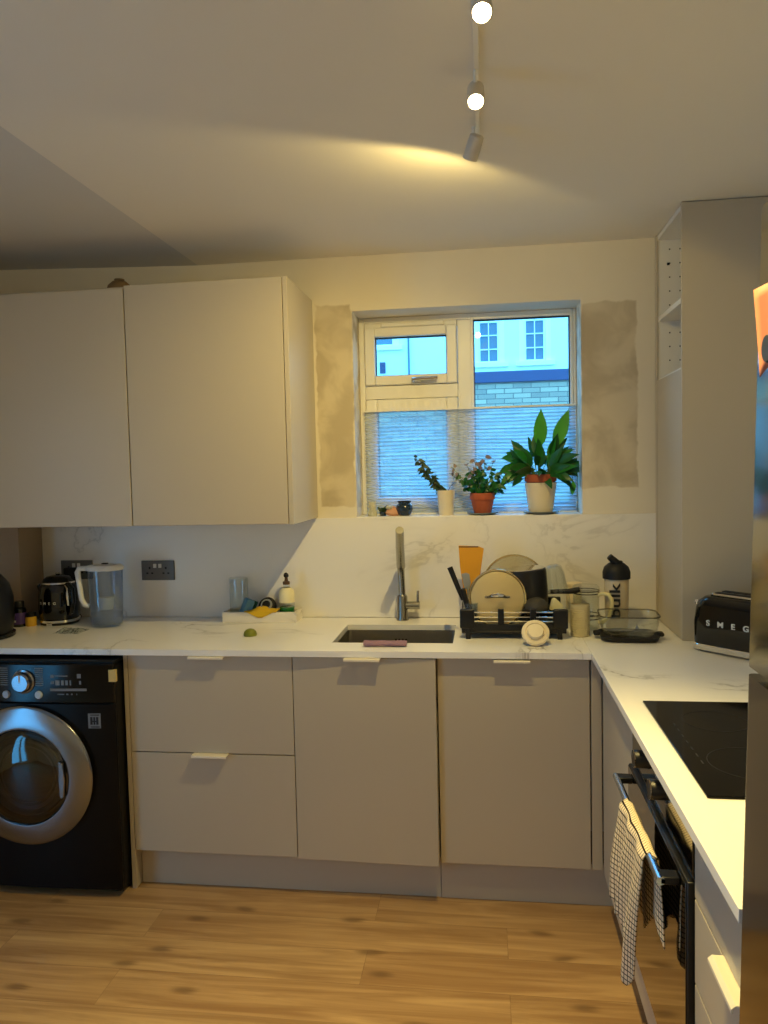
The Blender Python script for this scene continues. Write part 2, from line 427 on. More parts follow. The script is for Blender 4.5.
# glazed door in the left wall (out of frame, the source of the blue daylight)
d = bpy.data.objects.new('door_1', None); C.objects.link(d); d['kind'] = 'structure'; d.location = (XL-.05, (DY0+DY1)/2, 0)
hw = (DY1-DY0)/2
obj('door_frame', B((-.03, .03, -hw, -hw+.07, 0, DZ), (-.03, .03, hw-.07, hw, 0, DZ), (-.03, .03, -.04, .04, .07, DZ-.07), (-.03, .03, -hw+.07, hw-.07, 0, .07), (-.03, .03, -hw+.07, hw-.07, DZ-.07, DZ)), 'window_white', d, .003)
obj('pane', B((-.006, .006, -hw+.07, -.04, .07, DZ-.07)), 'pane_glass', d)
obj('pane', B((-.006, .006, .04, hw-.07, .07, DZ-.07)), 'pane_glass', d)

# ------------------------------------------------------------------ window_1
W = bpy.data.objects.new('window_1', None); C.objects.link(W); W['kind'] = 'structure'; W.location = (0, .165, 0)
y0, y1 = 0.0, .07
def ring(x0, x1, z0, z1, t, ya, yb):
    return B((x0, x0+t, ya, yb, z0, z1), (x1-t, x1, ya, yb, z0, z1), (x0+t, x1-t, ya, yb, z0, z0+t), (x0+t, x1-t, ya, yb, z1-t, z1))
bm = ring(WX0, WX1, SILL, WZ1, .0255, y0, y1)
bmesh.ops.translate(bm, verts=[v for v in bm.verts if abs(v.co.x-(WX1-.0255)) < 1e-5], vec=(.0125, 0, 0))
add_box(bm, -.462, -.402, y0, y1, SILL+.026, WZ1-.026)             # mullion
add_box(bm, WX0+.026, -.462, y0, y1, 1.876, 1.936)                # transom
obj('window_frame', bm, 'window_white', W, .004)
def sash(name, x0, x1, z0, z1, tx, tz, ya, handle):
    f = obj(name, B((x0, x0+tx, ya, y1-.006, z0, z1), (x1-tx, x1, ya, y1-.006, z0, z1), (x0+tx, x1-tx, ya, y1-.006, z0, z0+tz), (x0+tx, x1-tx, ya, y1-.006, z1-tz, z1)), 'window_white', W, .006, 3)
    g = B((x0+tx-.002, x1-tx+.002, .03, .04, z0+tz-.002, z1-tz+.002))
    obj('pane', g, 'pane_glass', f)
    k = ring(x0+tx-.004, x1-tx+.004, z0+tz-.004, z1-tz+.004, .008, .012, .028)
    obj('gasket', k, 'gasket_black', f)
    if handle:
        bm = B((-.665, -.625, ya-.012, ya, z0+.006, z0+.026))
        h = obj('handle', add_tube(bm, [(-.66, ya-.022, z0+.017), (-.62, ya-.032, z0+.019), (-.55, ya-.03, z0+.021)], [.009, .008, .007], 10), 'chrome', f, label='chrome handle')
    return f
sash('opening_sash', -.876, -.464, 1.938, 2.194, .046, .042, -.014, True)
sash('lower_sash', -.876, -.464, 1.385, 1.874, .05, .05, -.010, False)
add_v = B((-.877, -.463, .002, .05, 2.192, 2.2145)); add_box(add_v, -.80, -.52, -.012, .002, 2.195, 2.213)
obj('top_vent', add_v, 'window_white', W, .003)
g = obj('fixed_light', ring(-.404, .038, 1.385, 2.224, .013, -.002, .03), 'window_white', W, .003)
obj('pane', B((-.393, .027, .03, .04, 1.39, 2.214)), 'pane_glass', g)
obj('gasket', ring(-.3915, .0255, 1.397, 2.2115, .005, .006, .028), 'gasket_black', g)
obj('window_sill', B((WX0, WX1, -.165, .02, SILL-.02, SILL)), 'window_white', W, .002, label='white window ledge level with the splashback')

# ------------------------------------------------------------------ outside
struct('ground', B((-30, 30, .3, 40, -.6, -.5)), 'outdoor_paving')
hs = thing('neighbouring_house', 'pale rendered house with white sash windows seen through the kitchen window', 'house', (0, 18, -.5))
wins = [(-.475, .09, 4.42, 6.3), (.765, 1.33, 4.42, 6.3), (-3.9, -2.80, 5.0, 6.6)]
bm = bmesh.new()
xsplit = [-9]+[v for a, b, *_ in sorted(wins) for v in (a, b)]+[9]
for i in range(0, len(xsplit)-1):
    a, b = xsplit[i], xsplit[i+1]
    wz = [q for q in wins if abs(q[0]-a) < 1e-6]
    if wz: add_box(bm, a, b, 0, .3, 0, wz[0][2]+.5); add_box(bm, a, b, 0, .3, wz[0][3]+.5, 7.6)
    else: add_box(bm, a, b, 0, .3, 0, 7.6)
obj('facade', bm, 'house_render', hs)
for a, b, z0, z1 in wins:
    z0 += .5; z1 += .5
    f = obj('window', ring(a, b, z0, z1, .05, .06, .14), 'house_trim', hs)
    bm = bmesh.new(); add_box(bm, (a+b)/2-.012, (a+b)/2+.012, .07, .12, z0+.05, z1-.05)
    nz = 5 if b-a < 1 else 3
    for i in range(1, nz):
        z = z0+(z1-z0)*i/nz; add_box(bm, a+.05, b-.05, .07, .12, z-(.03 if i == 3 else .012), z+(.03 if i == 3 else .012))
    obj('glazing_bar', bm, 'house_trim', f)
    obj('pane', B((a+.05, b-.05, .12, .13, z0+.05, z1-.05)), 'house_pane', f)
    obj('surround', B((a-.14, a, -.03, .02, z0, z1+.1), (b, b+.14, -.03, .02, z0, z1+.1), (a-.24, b+.24, -.10, .02, z0-.12, z0-.002)), 'house_trim', hs)
obj('drainpipe', tube([(-2.39, -.05, 0), (-2.39, -.05, 7.5)], .025, 10), 'dark_pipe', hs)
obj('vent', B((-3.2, -3.05, -.05, 0, 4.75, 5.05)), 'coping_slate', hs)
gw = thing('garden_wall', 'weathered brick garden wall with dark coping below the neighbouring house', 'wall', (0, 10, -.5))
obj('brickwork', B((-9, 9, 0, .22, 0, 3.5)), 'stock_brick', gw)
obj('coping', B((-9, 9, -.05, .27, 3.502, 3.69)), 'coping_slate', gw, .01)

# ------------------------------------------------------------------ splashback and worktop
tag(obj('splashback', B((-2.368, .346, -.012, -.001, H+.001, SILL-.002)), 'quartz_splash', bev=.001), 'white grey-veined quartz splashback slab below the window', 'splashback')
SX0, SX1, SY0, SY1 = -.925, -.475, -.495, -.165
zt0, zt1 = H-.022, H
bm = B((-2.9, SX0, -D, -.186, zt0, zt1), (-2.368, SX0, -.186, -.013, zt0, zt1), (SX0, SX1, -D, SY0, zt0, zt1), (SX0, SX1, SY1, -.013, zt0, zt1), (SX1, 0, -D, -.013, zt0, zt1))
bmesh.ops.remove_doubles(bm, verts=bm.verts, dist=1e-5)
tag(obj('worktop', bm, 'quartz_top'), 'long white grey-veined worktop under the window holding the sink', 'worktop')
tag(obj('worktop', B((.0008, XR-.002, -2.146, -.013, zt0, zt1)), 'quartz_top', bev=.001), 'white grey-veined worktop on the right running towards the fridge, with the hob', 'worktop')
# sink
sk = thing('sink', 'undermounted stainless steel rectangular sink in front of the tap', 'sink', ((SX0+SX1)/2, (SY0+SY1)/2, zt0))
hx, hy, dp = (SX1-SX0)/2+.004, (SY1-SY0)/2+.004, .19
bm = bmesh.new()
o_ = rrect(-hx-.012, hx+.012, -hy-.012, hy+.012, .02); i_ = rrect(-hx+.004, hx-.004, -hy+.004, hy-.004, .018); b_ = rrect(-hx+.012, hx-.012, -hy+.012, hy-.012, .03)
R0 = [bm.verts.new((x, y, -.002)) for x, y in o_]; R1 = [bm.verts.new((x, y, -.002)) for x, y in i_]; R2 = [bm.verts.new((x, y, -dp)) for x, y in b_]
R3 = [bm.verts.new((x, y, -dp-.003)) for x, y in b_]; R4 = [bm.verts.new((x, y, -.005)) for x, y in o_]
for A_, B_ in ((R0, R1), (R1, R2), (R0, R4), (R4, R3)):
    for i in range(len(A_)):
        k = (i+1) % len(A_); bm.faces.new((A_[i], A_[k], B_[k], B_[i]))
bm.faces.new(R2); bm.faces.new(R3[::-1])
obj('basin', bm, 'sink_steel', sk, smooth=True)
obj('drain', lathe([(0, -dp+.001), (.03, -dp+.001), (.042, -dp+.004), (.045, -dp+.001)], 24), 'chrome', sk)
bm = bmesh.new()
for i in range(4): add_box(bm, -.028+i*.014, -.020+i*.014, hy-.0105, hy-.006, -.05, -.036)
obj('overflow', bm, 'matt_black', sk)

# ------------------------------------------------------------------ base units along the back wall
def edge_pull(parent, x0, x1, yf, z):
    """folded plate pull on the top edge of a front"""
    bm = prism([(yf+.015, z), (yf+.015, z+.003), (yf-.028, z+.003), (yf-.030, z+.001), (yf-.030, z-.006), (yf-.027, z-.006), (yf-.027, z-.001), (yf-.026, z)], 'x', x0, x1)
    return obj('handle', bm, 'handle_cream', parent, .0008, label='cream edge pull handle')
ZD0, ZD1 = .15, .893
X3, X2, X1, X0 = -1.678, -1.050, -.530, 0.0
tag(obj('end_panel', B((X3-.017, X3-.001, YF, -.02, 0, zt0-.001)), 'cabinet_laminate', bev=.001), 'beige end panel between the washing machine and the drawers', 'panel')
u = thing('drawer_unit', 'beige two-drawer base unit next to the washing machine', 'cabinet', (X3, YF, 0))
w_ = X2-X3
obj('carcass', B((.002, .018, .022, .56, ZD0, zt0-.002), (w_-.018, w_-.002, .022, .56, ZD0, zt0-.002), (.018, w_-.018, .022, .56, ZD0, ZD0+.016), (.018, w_-.018, .544, .56, ZD0+.016, zt0-.002)), 'cabinet_inside', u)
for a, b in ((ZD0, .527), (.531, ZD1)):
    dr = obj('drawer', B((.0015, w_-.0015, 0, .019, a, b)), 'cabinet_laminate', u, .0012)
    edge_pull(dr, .245, .378, 0, b)
u = thing('sink_cabinet', 'beige cupboard with one door under the sink', 'cabinet', (X2, YF, 0))
w_ = X1-X2
obj('carcass', B((.002, .018, .022, .56, ZD0, .69), (w_-.018, w_-.002, .022, .56, ZD0, .69), (.018, w_-.018, .022, .56, ZD0, ZD0+.016)), 'cabinet_inside', u)
dr = obj('door', B((.0015, w_-.002, 0, .019, ZD0-.004, ZD1)), 'cabinet_laminate', u, .0012)
dr.rotation_euler = (0, 0, -.030); dr.location = (0, -.001, 0)
edge_pull(dr, .195, .325, 0, ZD1)
u = thing('integrated_dishwasher', 'beige-fronted integrated dishwasher below the dish rack', 'dishwasher', (X1, YF, 0))
w_ = X0-X1
obj('tub', B((.006, w_-.006, .024, .56, ZD0+.01, .69), (.10, w_-.006, .024, .56, .69, zt0-.006)), 'matt_black', u)
dr = obj('door', B((.004, w_-.004, .004, .022, ZD0+.002, ZD1-.002)), 'cabinet_laminate', u, .0012)
edge_pull(dr, .200, .325, .004, ZD1-.003)
tag(obj('corner_filler', B((.001, .036, YF+.004, YF+.02, ZD0, zt0-.001)), 'cabinet_laminate', bev=.001), 'narrow beige filler strip in the inner corner beside the dishwasher', 'panel')
tag(obj('kickboard', B((X3+.001, X1-.001, -.560, -.546, 0, ZD0-.002)), 'cabinet_laminate'), 'beige kickboard under the drawers and the sink cupboard', 'kickboard', 'kickboards')
tag(obj('kickboard', B((X1+.001, .084, -.563, -.549, 0, ZD0-.002)), 'cabinet_laminate'), 'beige kickboard under the dishwasher', 'kickboard', 'kickboards')
tag(obj('kickboard', B((.086, .100, -2.14, -.549, 0, ZD0-.002)), 'cabinet_laminate'), 'beige kickboard running under the oven on the right', 'kickboard', 'kickboards')

# ------------------------------------------------------------------ right-hand run
XF = .036
u = thing('corner_cupboard', 'beige blank-fronted corner cupboard beyond the oven', 'cabinet', (XF, -.63, 0))
obj('carcass', B((.02, .58, -.53, .0, ZD0, zt0-.002)), 'cabinet_inside', u)
obj('door', B((0, .018, -.530, .0, ZD0, ZD1)), 'cabinet_laminate', u, .0012)
OY0, OY1 = -1.775, -1.165
ov = thing('oven', 'black glass built-in oven with a towel on its bar handle', 'oven', (XF, (OY0+OY1)/2, 0))
hw = (OY1-OY0)/2-.003
obj('body', B((.02, .56, -hw, hw, .27, zt0-.004)), 'matt_black', ov)
obj('control_panel', B((-.002, .02, -hw, hw, .757, zt0-.004)), 'gloss_black', ov, .002)
dd = obj('door', B((-.012, .018, -hw, hw, .272, .752)), 'satin_black', ov, .003)
obj('door_glass', B((-.0145, -.012, -hw+.004, hw-.004, .276, .748)), 'oven_glass', dd, .001)
hb = obj('handle', tube([(-.052, -.262, .731), (-.052, .262, .731)], .0085, 16), 'bar_steel', ov, label='brushed metal grip of the oven handle')
obj('bracket', B((-.054, -.0145, -.262, -.228, .723, .739)), 'satin_black', hb, .003, label='black handle bracket')
obj('bracket', B((-.054, -.0145, .228, .262, .723, .739)), 'satin_black', hb, .003, label='black handle bracket')
for ky in (.105, -.075):
    k = obj('knob', xf(lathe([(0, .034), (.019, .034), (.0215, .030), (.022, .004), (.024, .0), (0, 0)], 32), T(-.002, ky, .838) @ roty(-PI/2)), 'satin_black', ov)
    obj('knob_ring', xf(lathe([(.0205, .032), (.0220, .0325), (.0220, .0345), (.0205, .0345)], 32), T(-.002, ky, .838) @ roty(-PI/2)), 'chrome', k, label='chrome rim of the knob')
tag(obj('infill_panel', B((XF, XF+.018, OY0+.002, OY1-.002, ZD0, .266)), 'cabinet_laminate', bev=.001), 'beige strip panel below the oven door', 'panel')
u = thing('drawer_unit', 'beige three-drawer base unit between the oven and the fridge', 'cabinet', (XF, OY0-.004, 0))
w_ = .36
obj('carcass', B((.022, .58, -w_+.002, -.002, ZD0, zt0-.002)), 'cabinet_inside', u)
for a, b, hd in ((ZD0, .556, True), (.560, .725, True), (.729, ZD1, False)):
    dr = obj('drawer', B((0, .018, -w_+.001, -.001, a, b)), 'cabinet_laminate', u, .0012)
    if hd:
        bm = prism([(.015, b), (.015, b+.003), (-.018, b+.003), (-.025, b-.003), (-.025, b-.010), (-.022, b-.010), (-.022, b-.003), (-.017, b)], 'y', -.300, -.175)
        obj('handle', bm, 'handle_cream', dr, .0008, label='cream edge pull handle')
# hob
hb = thing('hob', 'black glass induction hob set on the right worktop', 'hob', (.06, -1.775, H))
obj('glass_top', B((0, .51, 0, .60, .0004, .006)), 'hob_glass', hb, .0015)
for cx_, cy_, rr in ((.14, .17, .09), (.14, .44, .075), (.37, .17, .075), (.37, .44, .09)):
    bm = bmesh.new(); n_ = 48
    for j in range(n_):
        a, b = 2*PI*j/n_, 2*PI*(j+1)/n_
        bm.faces.new([bm.verts.new((cx_+r*math.cos(t), cy_+r*math.sin(t), .0064)) for r, t in ((rr, a), (rr+.0015, a), (rr+.0015, b), (rr, b))])
    bmesh.ops.remove_doubles(bm, verts=bm.verts, dist=1e-5)
    obj('cooking_zone_ring', bm, 'hob_mark', hb, smooth=False)
for i in range(7): obj('touch_mark', B((.035, .038, .16+i*.04, .178+i*.04, .0062, .0065)), 'hob_mark', hb, smooth=False)

# fridge, leaning back slightly on its feet
fr = thing('fridge', 'tall brushed steel fridge freezer at the right edge of the picture', 'fridge', (0.0, -2.152, 0), (0, math.radians(1.3), 0))
fr.location = (-.020, -2.152, 0.014)
obj('cabinet_body', B((.05, .64-.03, -.60, 0, .03, 1.885)), 'fridge_dark', fr, .004)
obj('door', prism(rrect(-.0, .047, -.60, -.001, .010, 4), 'z', 1.262, 1.885), 'fridge_steel', fr, label='upper steel door')
obj('door', prism(rrect(-.0, .047, -.60, -.001, .010, 4), 'z', .05, 1.250), 'fridge_steel', fr, label='lower steel door')
for xx in (.08, .55):
    for yy in (-.55, -.06): obj('foot', cylz(.018, -.010 if xx < .3 else .001, .031, xx, yy, 12), 'matt_black', fr)
pp = thing('paper_note', 'orange curling sheet of paper pinned high on the fridge door', 'note', (.005, -2.212, 1.695), (0, 0, 0))
bm = bmesh.new()
nn = 10; g0 = []
for i in range(nn+1):
    t_ = i/nn; yy = .004-.16*t_; col = []
    for j in range(9):
        s_ = j/8; zz = -.028+.112*s_-.03*(1-s_)*math.sin(t_*PI/2)*-1.2
        xx = .004-.008*max(0, 1-t_*2.2)*(s_)**1.2-.003
        col.append(bm.verts.new((xx, yy, zz)))
    g0.append(col)
for i in range(nn):
    for j in range(8): bm.faces.new((g0[i][j], g0[i+1][j], g0[i+1][j+1], g0[i][j+1]))
o = obj('sheet', bm, 'paper_orange', pp); md = o.modifiers.new('t', 'SOLIDIFY'); md.thickness = .0008
obj('magnet', xf(lathe([(0, .010), (.016, .010), (.018, .007), (.018, 0), (0, 0)], 24), T(-.004, -.06, .0) @ roty(-PI/2)), 'satin_black', pp)

# ------------------------------------------------------------------ wall cupboards
WD = -.429; WZ0, WZT = 1.36, 2.292
def wall_unit(label, x0, x1, top, panel):
    u = thing('wall_cabinet', label, 'cabinet', (x0, WD, WZ0), group='beige wall cupboards')
    w_ = x1-x0; h = WZT-WZ0
    bx = [(.001, .017, .021, -WD-.001, 0, h), (w_-.017, w_-.001, .021, -WD-.001, 0, h), (.017, w_-.017, .021, -WD-.001, 0, .016), (.017, w_-.017, .021, -WD-.001, h-.016, h), (.017, w_-.017, -WD-.010, -WD-.001, .016, h-.016)]
    obj('carcass', B(*bx), 'cabinet_laminate', u)
    dr = obj('door', B((.001, w_-.0015, 0, .019, .002, top-WZ0)), 'cabinet_laminate', u, .0012)
    if panel: obj('side_panel', B((w_+.0012, w_+.019, .0, -WD-.001, -.001, h+.001)), 'cabinet_laminate', u, .001)
    return u, dr
u, dr = wall_unit('beige wall cupboard nearest the window with an end panel', -1.722, -1.094, WZT, True)
u2, dr2 = wall_unit('beige wall cupboard further left, its door sitting slightly low', -2.352, -1.724, WZT-.010, False)
tag(obj('wall_cabinet', B((-2.98, -2.354, WD, -.187, WZ0, WZT)), 'cabinet_laminate', bev=.001), 'beige wall cupboard over the pipe column, at the far left', 'cabinet', 'beige wall cupboards')
bw = thing('bowl', 'small dark upturned bowl on top of the wall cupboards', 'bowl', (-1.80, -.30, WZT+.001))
obj('shell', lathe([(.05, 0), (.052, .01), (.045, .032), (.028, .048), (.012, .054), (0, .055), ], 32), 'bowl_brown', bw)
obj('foot_ring', lathe([(.016, .052), (.020, .053), (.020, .058), (.015, .058)], 24), 'bowl_brown', bw)

# tall unit standing on the worktop in the right corner
TX, TY = .346, -.428
tu = thing('tall_cabinet', 'tall beige cupboard on the right worktop reaching the ceiling, open shelf above its door', 'cabinet', (TX, TY, H+.001))
hh = ZC-H-.004; xw = XR-TX-.003
obj('side_panel', B((0, xw, 0, .018, 0, hh)), 'cabinet_laminate', tu, .0008)
obj('back_panel', B((.006, xw, -TY-.032, -TY-.014, 0, hh)), 'cabinet_inside', tu)
obj('scribe_strip', B((-.002, .005, -TY-.036, -TY-.012, 0, hh)), 'cabinet_laminate', tu)
obj('inner_wall', B((xw-.012, xw, .018, -TY-.032, 0, hh)), 'cabinet_inside', tu)
obj('top_panel', B((.004, xw-.012, .018, -TY-.032, hh-.018, hh)), 'cabinet_inside', tu)
obj('bottom_panel', B((.02, xw-.012, .018, -TY-.032, 0, .018)), 'cabinet_inside', tu)
obj('shelf', B((.006, xw-.012, .018, -TY-.032, .962, .980)), 'cabinet_inside', tu)
obj('shelf', B((.006, xw-.012, .018, -TY-.032, 1.208, 1.226)), 'cabinet_inside', tu)
obj('door', B((0, .018, .0195, -TY-.037, .002, .972)), 'cabinet_laminate', tu, .0012)
bm = bmesh.new()
for i in range(9):
    for xx in (.05, .09):
        add_box(bm, xx-.0025, xx+.0025, -TY-.0335, -TY-.032, 1.05+i*.055, 1.055+i*.055)
add_box(bm, .04, .05, -TY-.034, -TY-.032, 1.43, 1.44)
obj('pin_holes', bm, 'matt_black', tu)
obj('hinge', B((.012, .024, .019, .03, 1.235, 1.32)), 'steel', tu, .001, label='dark metal hinge plate')

# ------------------------------------------------------------------ ceiling lights
sb = thing('spotlight_bar', 'slim pale ceiling bar with three small spotlights', 'ceiling light', (-.355, -1.45, ZC))
obj('rail', B((-.006, .006, -.46, .46, -.007, 0)), 'bar_white', sb, .001)
heads = [((-.342, -1.794, 2.408), Vector((.0, -.62, -.78))), ((-.357, -1.456, 2.408), Vector((.0, -.62, -.78))), ((-.366, -1.165, 2.410), Vector((-.33, .48, -.80)))]
for i, (p, ax) in enumerate(heads):
    ax.normalize(); lp = Vector(p)-Vector(sb.location); q_ = ax.to_track_quat('-Z', 'Y').to_matrix().to_4x4()
    mm = T(*lp) @ q_
    h = obj('spot_head', xf(lathe([(0, .032), (.014, .032), (.019, .028), (.020, .0), (.020, -.030), (.0175, -.032), (.017, -.026), (0, -.026)], 28), mm), 'spot_body', sb)
    obj('arm', tube([tuple(lp+Vector((.0, 0, .012))), (lp.x*0+lp.x, lp.y, -.008)], .0045, 8), 'bar_white', h)
    obj('lens', xf(lathe([(0, -.0275), (.0168, -.0275), (.0168, -.0265), (0, -.0265)], 28), mm), 'lens_glow', h, label='glowing warm white lens')
    l = bpy.data.lights.new('spot_light', 'SPOT'); l.energy = LAMP_W[i]; l.color = LAMP_COL; l.shadow_soft_size = .012
    l.spot_size = math.radians([132, 132, 172][i]); l.spot_blend = [.45, .45, .12][i]
    lo = bpy.data.objects.new('spot_light', l); C.objects.link(lo)
    lo.location = Vector(p)+ax*.045; lo.rotation_euler = ax.to_track_quat('-Z', 'Y').to_euler()
    if i == 2:
        l2 = l.copy(); l2.energy = MAIN_BEAM_W; l2.spot_size = math.radians(125); l2.spot_blend = 1.0
        lo2 = bpy.data.objects.new('spot_light', l2); C.objects.link(lo2); lo2.location = lo.location
        lo2.rotation_euler = Vector((-.41, .47, -.78)).to_track_quat('-Z', 'Y').to_euler()

# ------------------------------------------------------------------ washing machine
wm = thing('washing_machine', 'black front-loading washing machine with a silver-ringed round door', 'washing machine', (-2.047, -.672, 0))
wd = .346
obj('body', B((-wd, wd, .0, .64, .02, .872)), 'washer_side', wm, .012, 3)
# bowed front
fp = [(-wd, 0), (-wd*.9, -.008), (-wd*.5, -.015), (0, -.018), (wd*.5, -.015), (wd*.9, -.008), (wd, 0), (wd, .01), (-wd, .01)]
obj('front_panel', prism(fp, 'z', .03, .730), 'washer_black', wm, .003)
fp2 = [(x, y-.004 if y < .005 else y) for x, y in fp]
obj('control_panel', prism(fp2, 'z', .733, .878), 'panel_gloss', wm, .004)
obj('top', B((-wd, wd, .0, .64, .873, .885)), 'washer_side', wm, .003)
zc = .462; yb = -.012
dr = thing('door', None, None, (0, yb, zc)); dr.parent = wm
ringp = [(.258, .0), (.262, .010), (.262, .018), (.258, .022), (.250, .025), (.186, .038), (.180, .037), (.177, .030)]
obj('door_ring', xf(lathe(ringp, 96), rotx(PI/2)), 'ring_silver', dr, ang=50, label='wide silver ring around the porthole')
obj('porthole_glass', xf(lathe([(.178, .032), (.172, .038), (.150, .050), (.10, .060), (.05, .064), (0, .065)], 64), rotx(PI/2)), 'drum_glass', dr)
obj('drum', xf(lathe([(.177, .030), (.165, .012), (.15, -.002), (.10, -.002), (0, -.002)], 64), rotx(PI/2)), 'satin_black', dr)
obj('drum_fins', xf(lathe([(.150, .0), (.153, .012), (.150, .020), (.138, .010), (.134, .004), (.130, .010), (.11, .002), (.105, .008), (.10, .002)], 64), rotx(PI/2)), 'steel', dr)
bm = xf(lathe([(.186, .0), (.190, .004), (.215, .004), (.219, 0)], 48), rotx(PI/2))
obj('door_grip', prism([(.150, -.070), (.166, -.062), (.172, .0), (.166, .062), (.150, .070), (.146, .0)], 'y', -.052, -.030), 'ring_silver', dr, .003)
yp = -.026
kn = obj('dial', xf(lathe([(0, .026), (.030, .026), (.036, .020), (.038, .006), (.044, .004), (.045, 0), (0, 0)], 48), T(.004, yp+.004, .812) @ rotx(PI/2)), 'ring_silver', wm)
obj('dial_marker', B((.002, .006, yp-.024, yp-.0205, .816, .842)), 'pale_print', kn)
for bx in (-.066, .062):
    obj('button', xf(lathe([(0, .008), (.012, .008), (.0145, .004), (.0145, 0), (0, 0)], 24), T(bx, yp+.005, .764) @ rotx(PI/2)), 'button_pale', wm)
def on_front(x): return -.018+.019*(abs(x)/wd)**2.2-.0045
def plate(name, x0, x1, z0, z1, m, parent, th=.0015):
    ya, yb_ = on_front(x0), on_front(x1)
    return obj(name, prism([(x0, ya), (x0, ya-th), (x1, yb_-th), (x1, yb_)], 'z', z0, z1), m, parent)
for x_ in (-.088, .050):
    bm = bmesh.new()
    for k in range(9):
        zz = .786+.0078*k
        add_box(bm, x_, x_+.030, on_front(x_)-.0004, on_front(x_)+.004, zz+.012, zz+.0145)
    obj('programme_print', bm, 'grey_print', wm, smooth=False)
bm = bmesh.new()
for (a, b, z0, z1) in ((.085, .096, .828, .838), (.098, .15, .833, .836), (.165, .20, .826, .842), (.208, .218, .828, .838), (.085, .096, .805, .815), (.102, .118, .800, .818), (.124, .134, .800, .818), (.140, .150, .800, .818), (.156, .162, .800, .818), (.176, .20, .803, .816), (.208, .218, .805, .815), (.108, .134, .765, .768), (.142, .150, .764, .769), (.158, .166, .764, .769), (.175, .183, .764, .769), (.190, .198, .764, .769)):
    a += .026; b += .026; x_ = (a+b)/2; add_box(bm, a, b, on_front(x_)-.0008, on_front(x_)+.003, z0, z1)
obj('display', bm, 'grey_print', wm, smooth=False)
plate('button_strip', .108, .246, .779, .788, 'grey_print', wm, .003)
stk = plate('sticker', .246, .292, .640, .695, 'grey_print', wm, .001)
bm = bmesh.new()
for a, b, z0, z1 in ((.250, .288, .688, .691), (.250, .288, .644, .647), (.254, .262, .654, .682), (.266, .272, .654, .682), (.276, .284, .654, .682), (.262, .278, .664, .668)):
    add_box(bm, a, b, on_front((a+b)/2)-.0022, on_front((a+b)/2)+.001, z0, z1)
obj('sticker_print', bm, 'text_dark', stk, smooth=False)
obj('corner_sticker', B((.325, .356, -.008, .004, .812, .856)), 'sticker_yellow', wm)
for xx in (-.30, .30):
    for yy in (.06, .54): obj('foot', cylz(.02, 0, .022, xx, yy, 12), 'matt_black', wm)

# ------------------------------------------------------------------ sockets
def socket(label, x0, x1, z0, z1, plug):
    s = thing('double_socket', label, 'socket', ((x0+x1)/2, -.012, (z0+z1)/2), group='double wall sockets')
    hx, hz = (x1-x0)/2, (z1-z0)/2
    obj('plate', B((-hx, hx, -.008, 0, -hz, hz)), 'socket_grey', s, .002)
    for cx_ in (-.038, .038):
        bm = bmesh.new()
        add_box(bm, cx_-.004, cx_+.004, -.0088, -.006, .006, .016)
        add_box(bm, cx_-.016, cx_-.007, -.0088, -.006, -.016, -.009); add_box(bm, cx_+.007, cx_+.016, -.0088, -.006, -.016, -.009)
        obj('pin_slots', bm, 'matt_black', s, smooth=False)
    for cx_ in (-.012, .012): obj('switch', B((cx_-.007, cx_+.007, -.013, -.008, .012, .030)), 'plastic_white', s, .001, label='white rocker switch')
    return s
socket('dark grey double wall socket with nothing plugged in, right of the water jug', -1.889, -1.735, 1.088, 1.176, False)
socket('dark grey double wall socket behind the kettle and the water jug', -2.276, -2.124, 1.094, 1.180, True)
pg = thing('plug', 'black mains plug in the socket behind the kettle', 'plug', (-2.215, -.0205, 1.125))
obj('plug_body', B((-.034, .034, -.032, 0, -.034, .024)), 'matt_black', pg, .006)
obj('cable', tube([(0, -.02, -.03), (.0, -.02, -.08), (.02, -.035, -.14), (.05, -.04, -.195), (.06, -.08, -.2005)], .0035, 8), 'matt_black', pg)

# ------------------------------------------------------------------ tap
tp = thing('kitchen_tap', 'brushed steel kitchen tap with a raised pull-out spout behind the sink', 'tap', (-.706, -.065, H))
obj('base', lathe([(0, 0), (.026, 0), (.026, .006), (.023, .012), (.022, .10), (.018, .108), (0, .108)], 32), 'tap_steel', tp)
obj('neck', tube([(0, 0, .10), (-.002, .0, .19), (-.003, -.004, .232), (-.003, -.016, .252)], [.0145, .0145, .0155, .017], 20), 'tap_steel', tp)
sp = obj('spout', tube([(-.003, .004, .228), (.009, -.125, .322), (.022, -.235, .402)], [.0185, .0175, .0165], 24), 'tap_steel', tp)
obj('spray_button', xf(B((-.006, .006, -.009, .009, 0, .004)), T(-.0055, -.012, .262) @ rotx(PI/2.4)), 'matt_black', sp, .001, label='black spray button')
lv = obj('mixer_valve', tube([(.015, 0, .063), (.074, 0, .063)], .0165, 24), 'tap_steel', tp)
obj('lever', tube([(.066, 0, .075), (.067, .0, .125)], .0048, 12), 'tap_steel', lv)

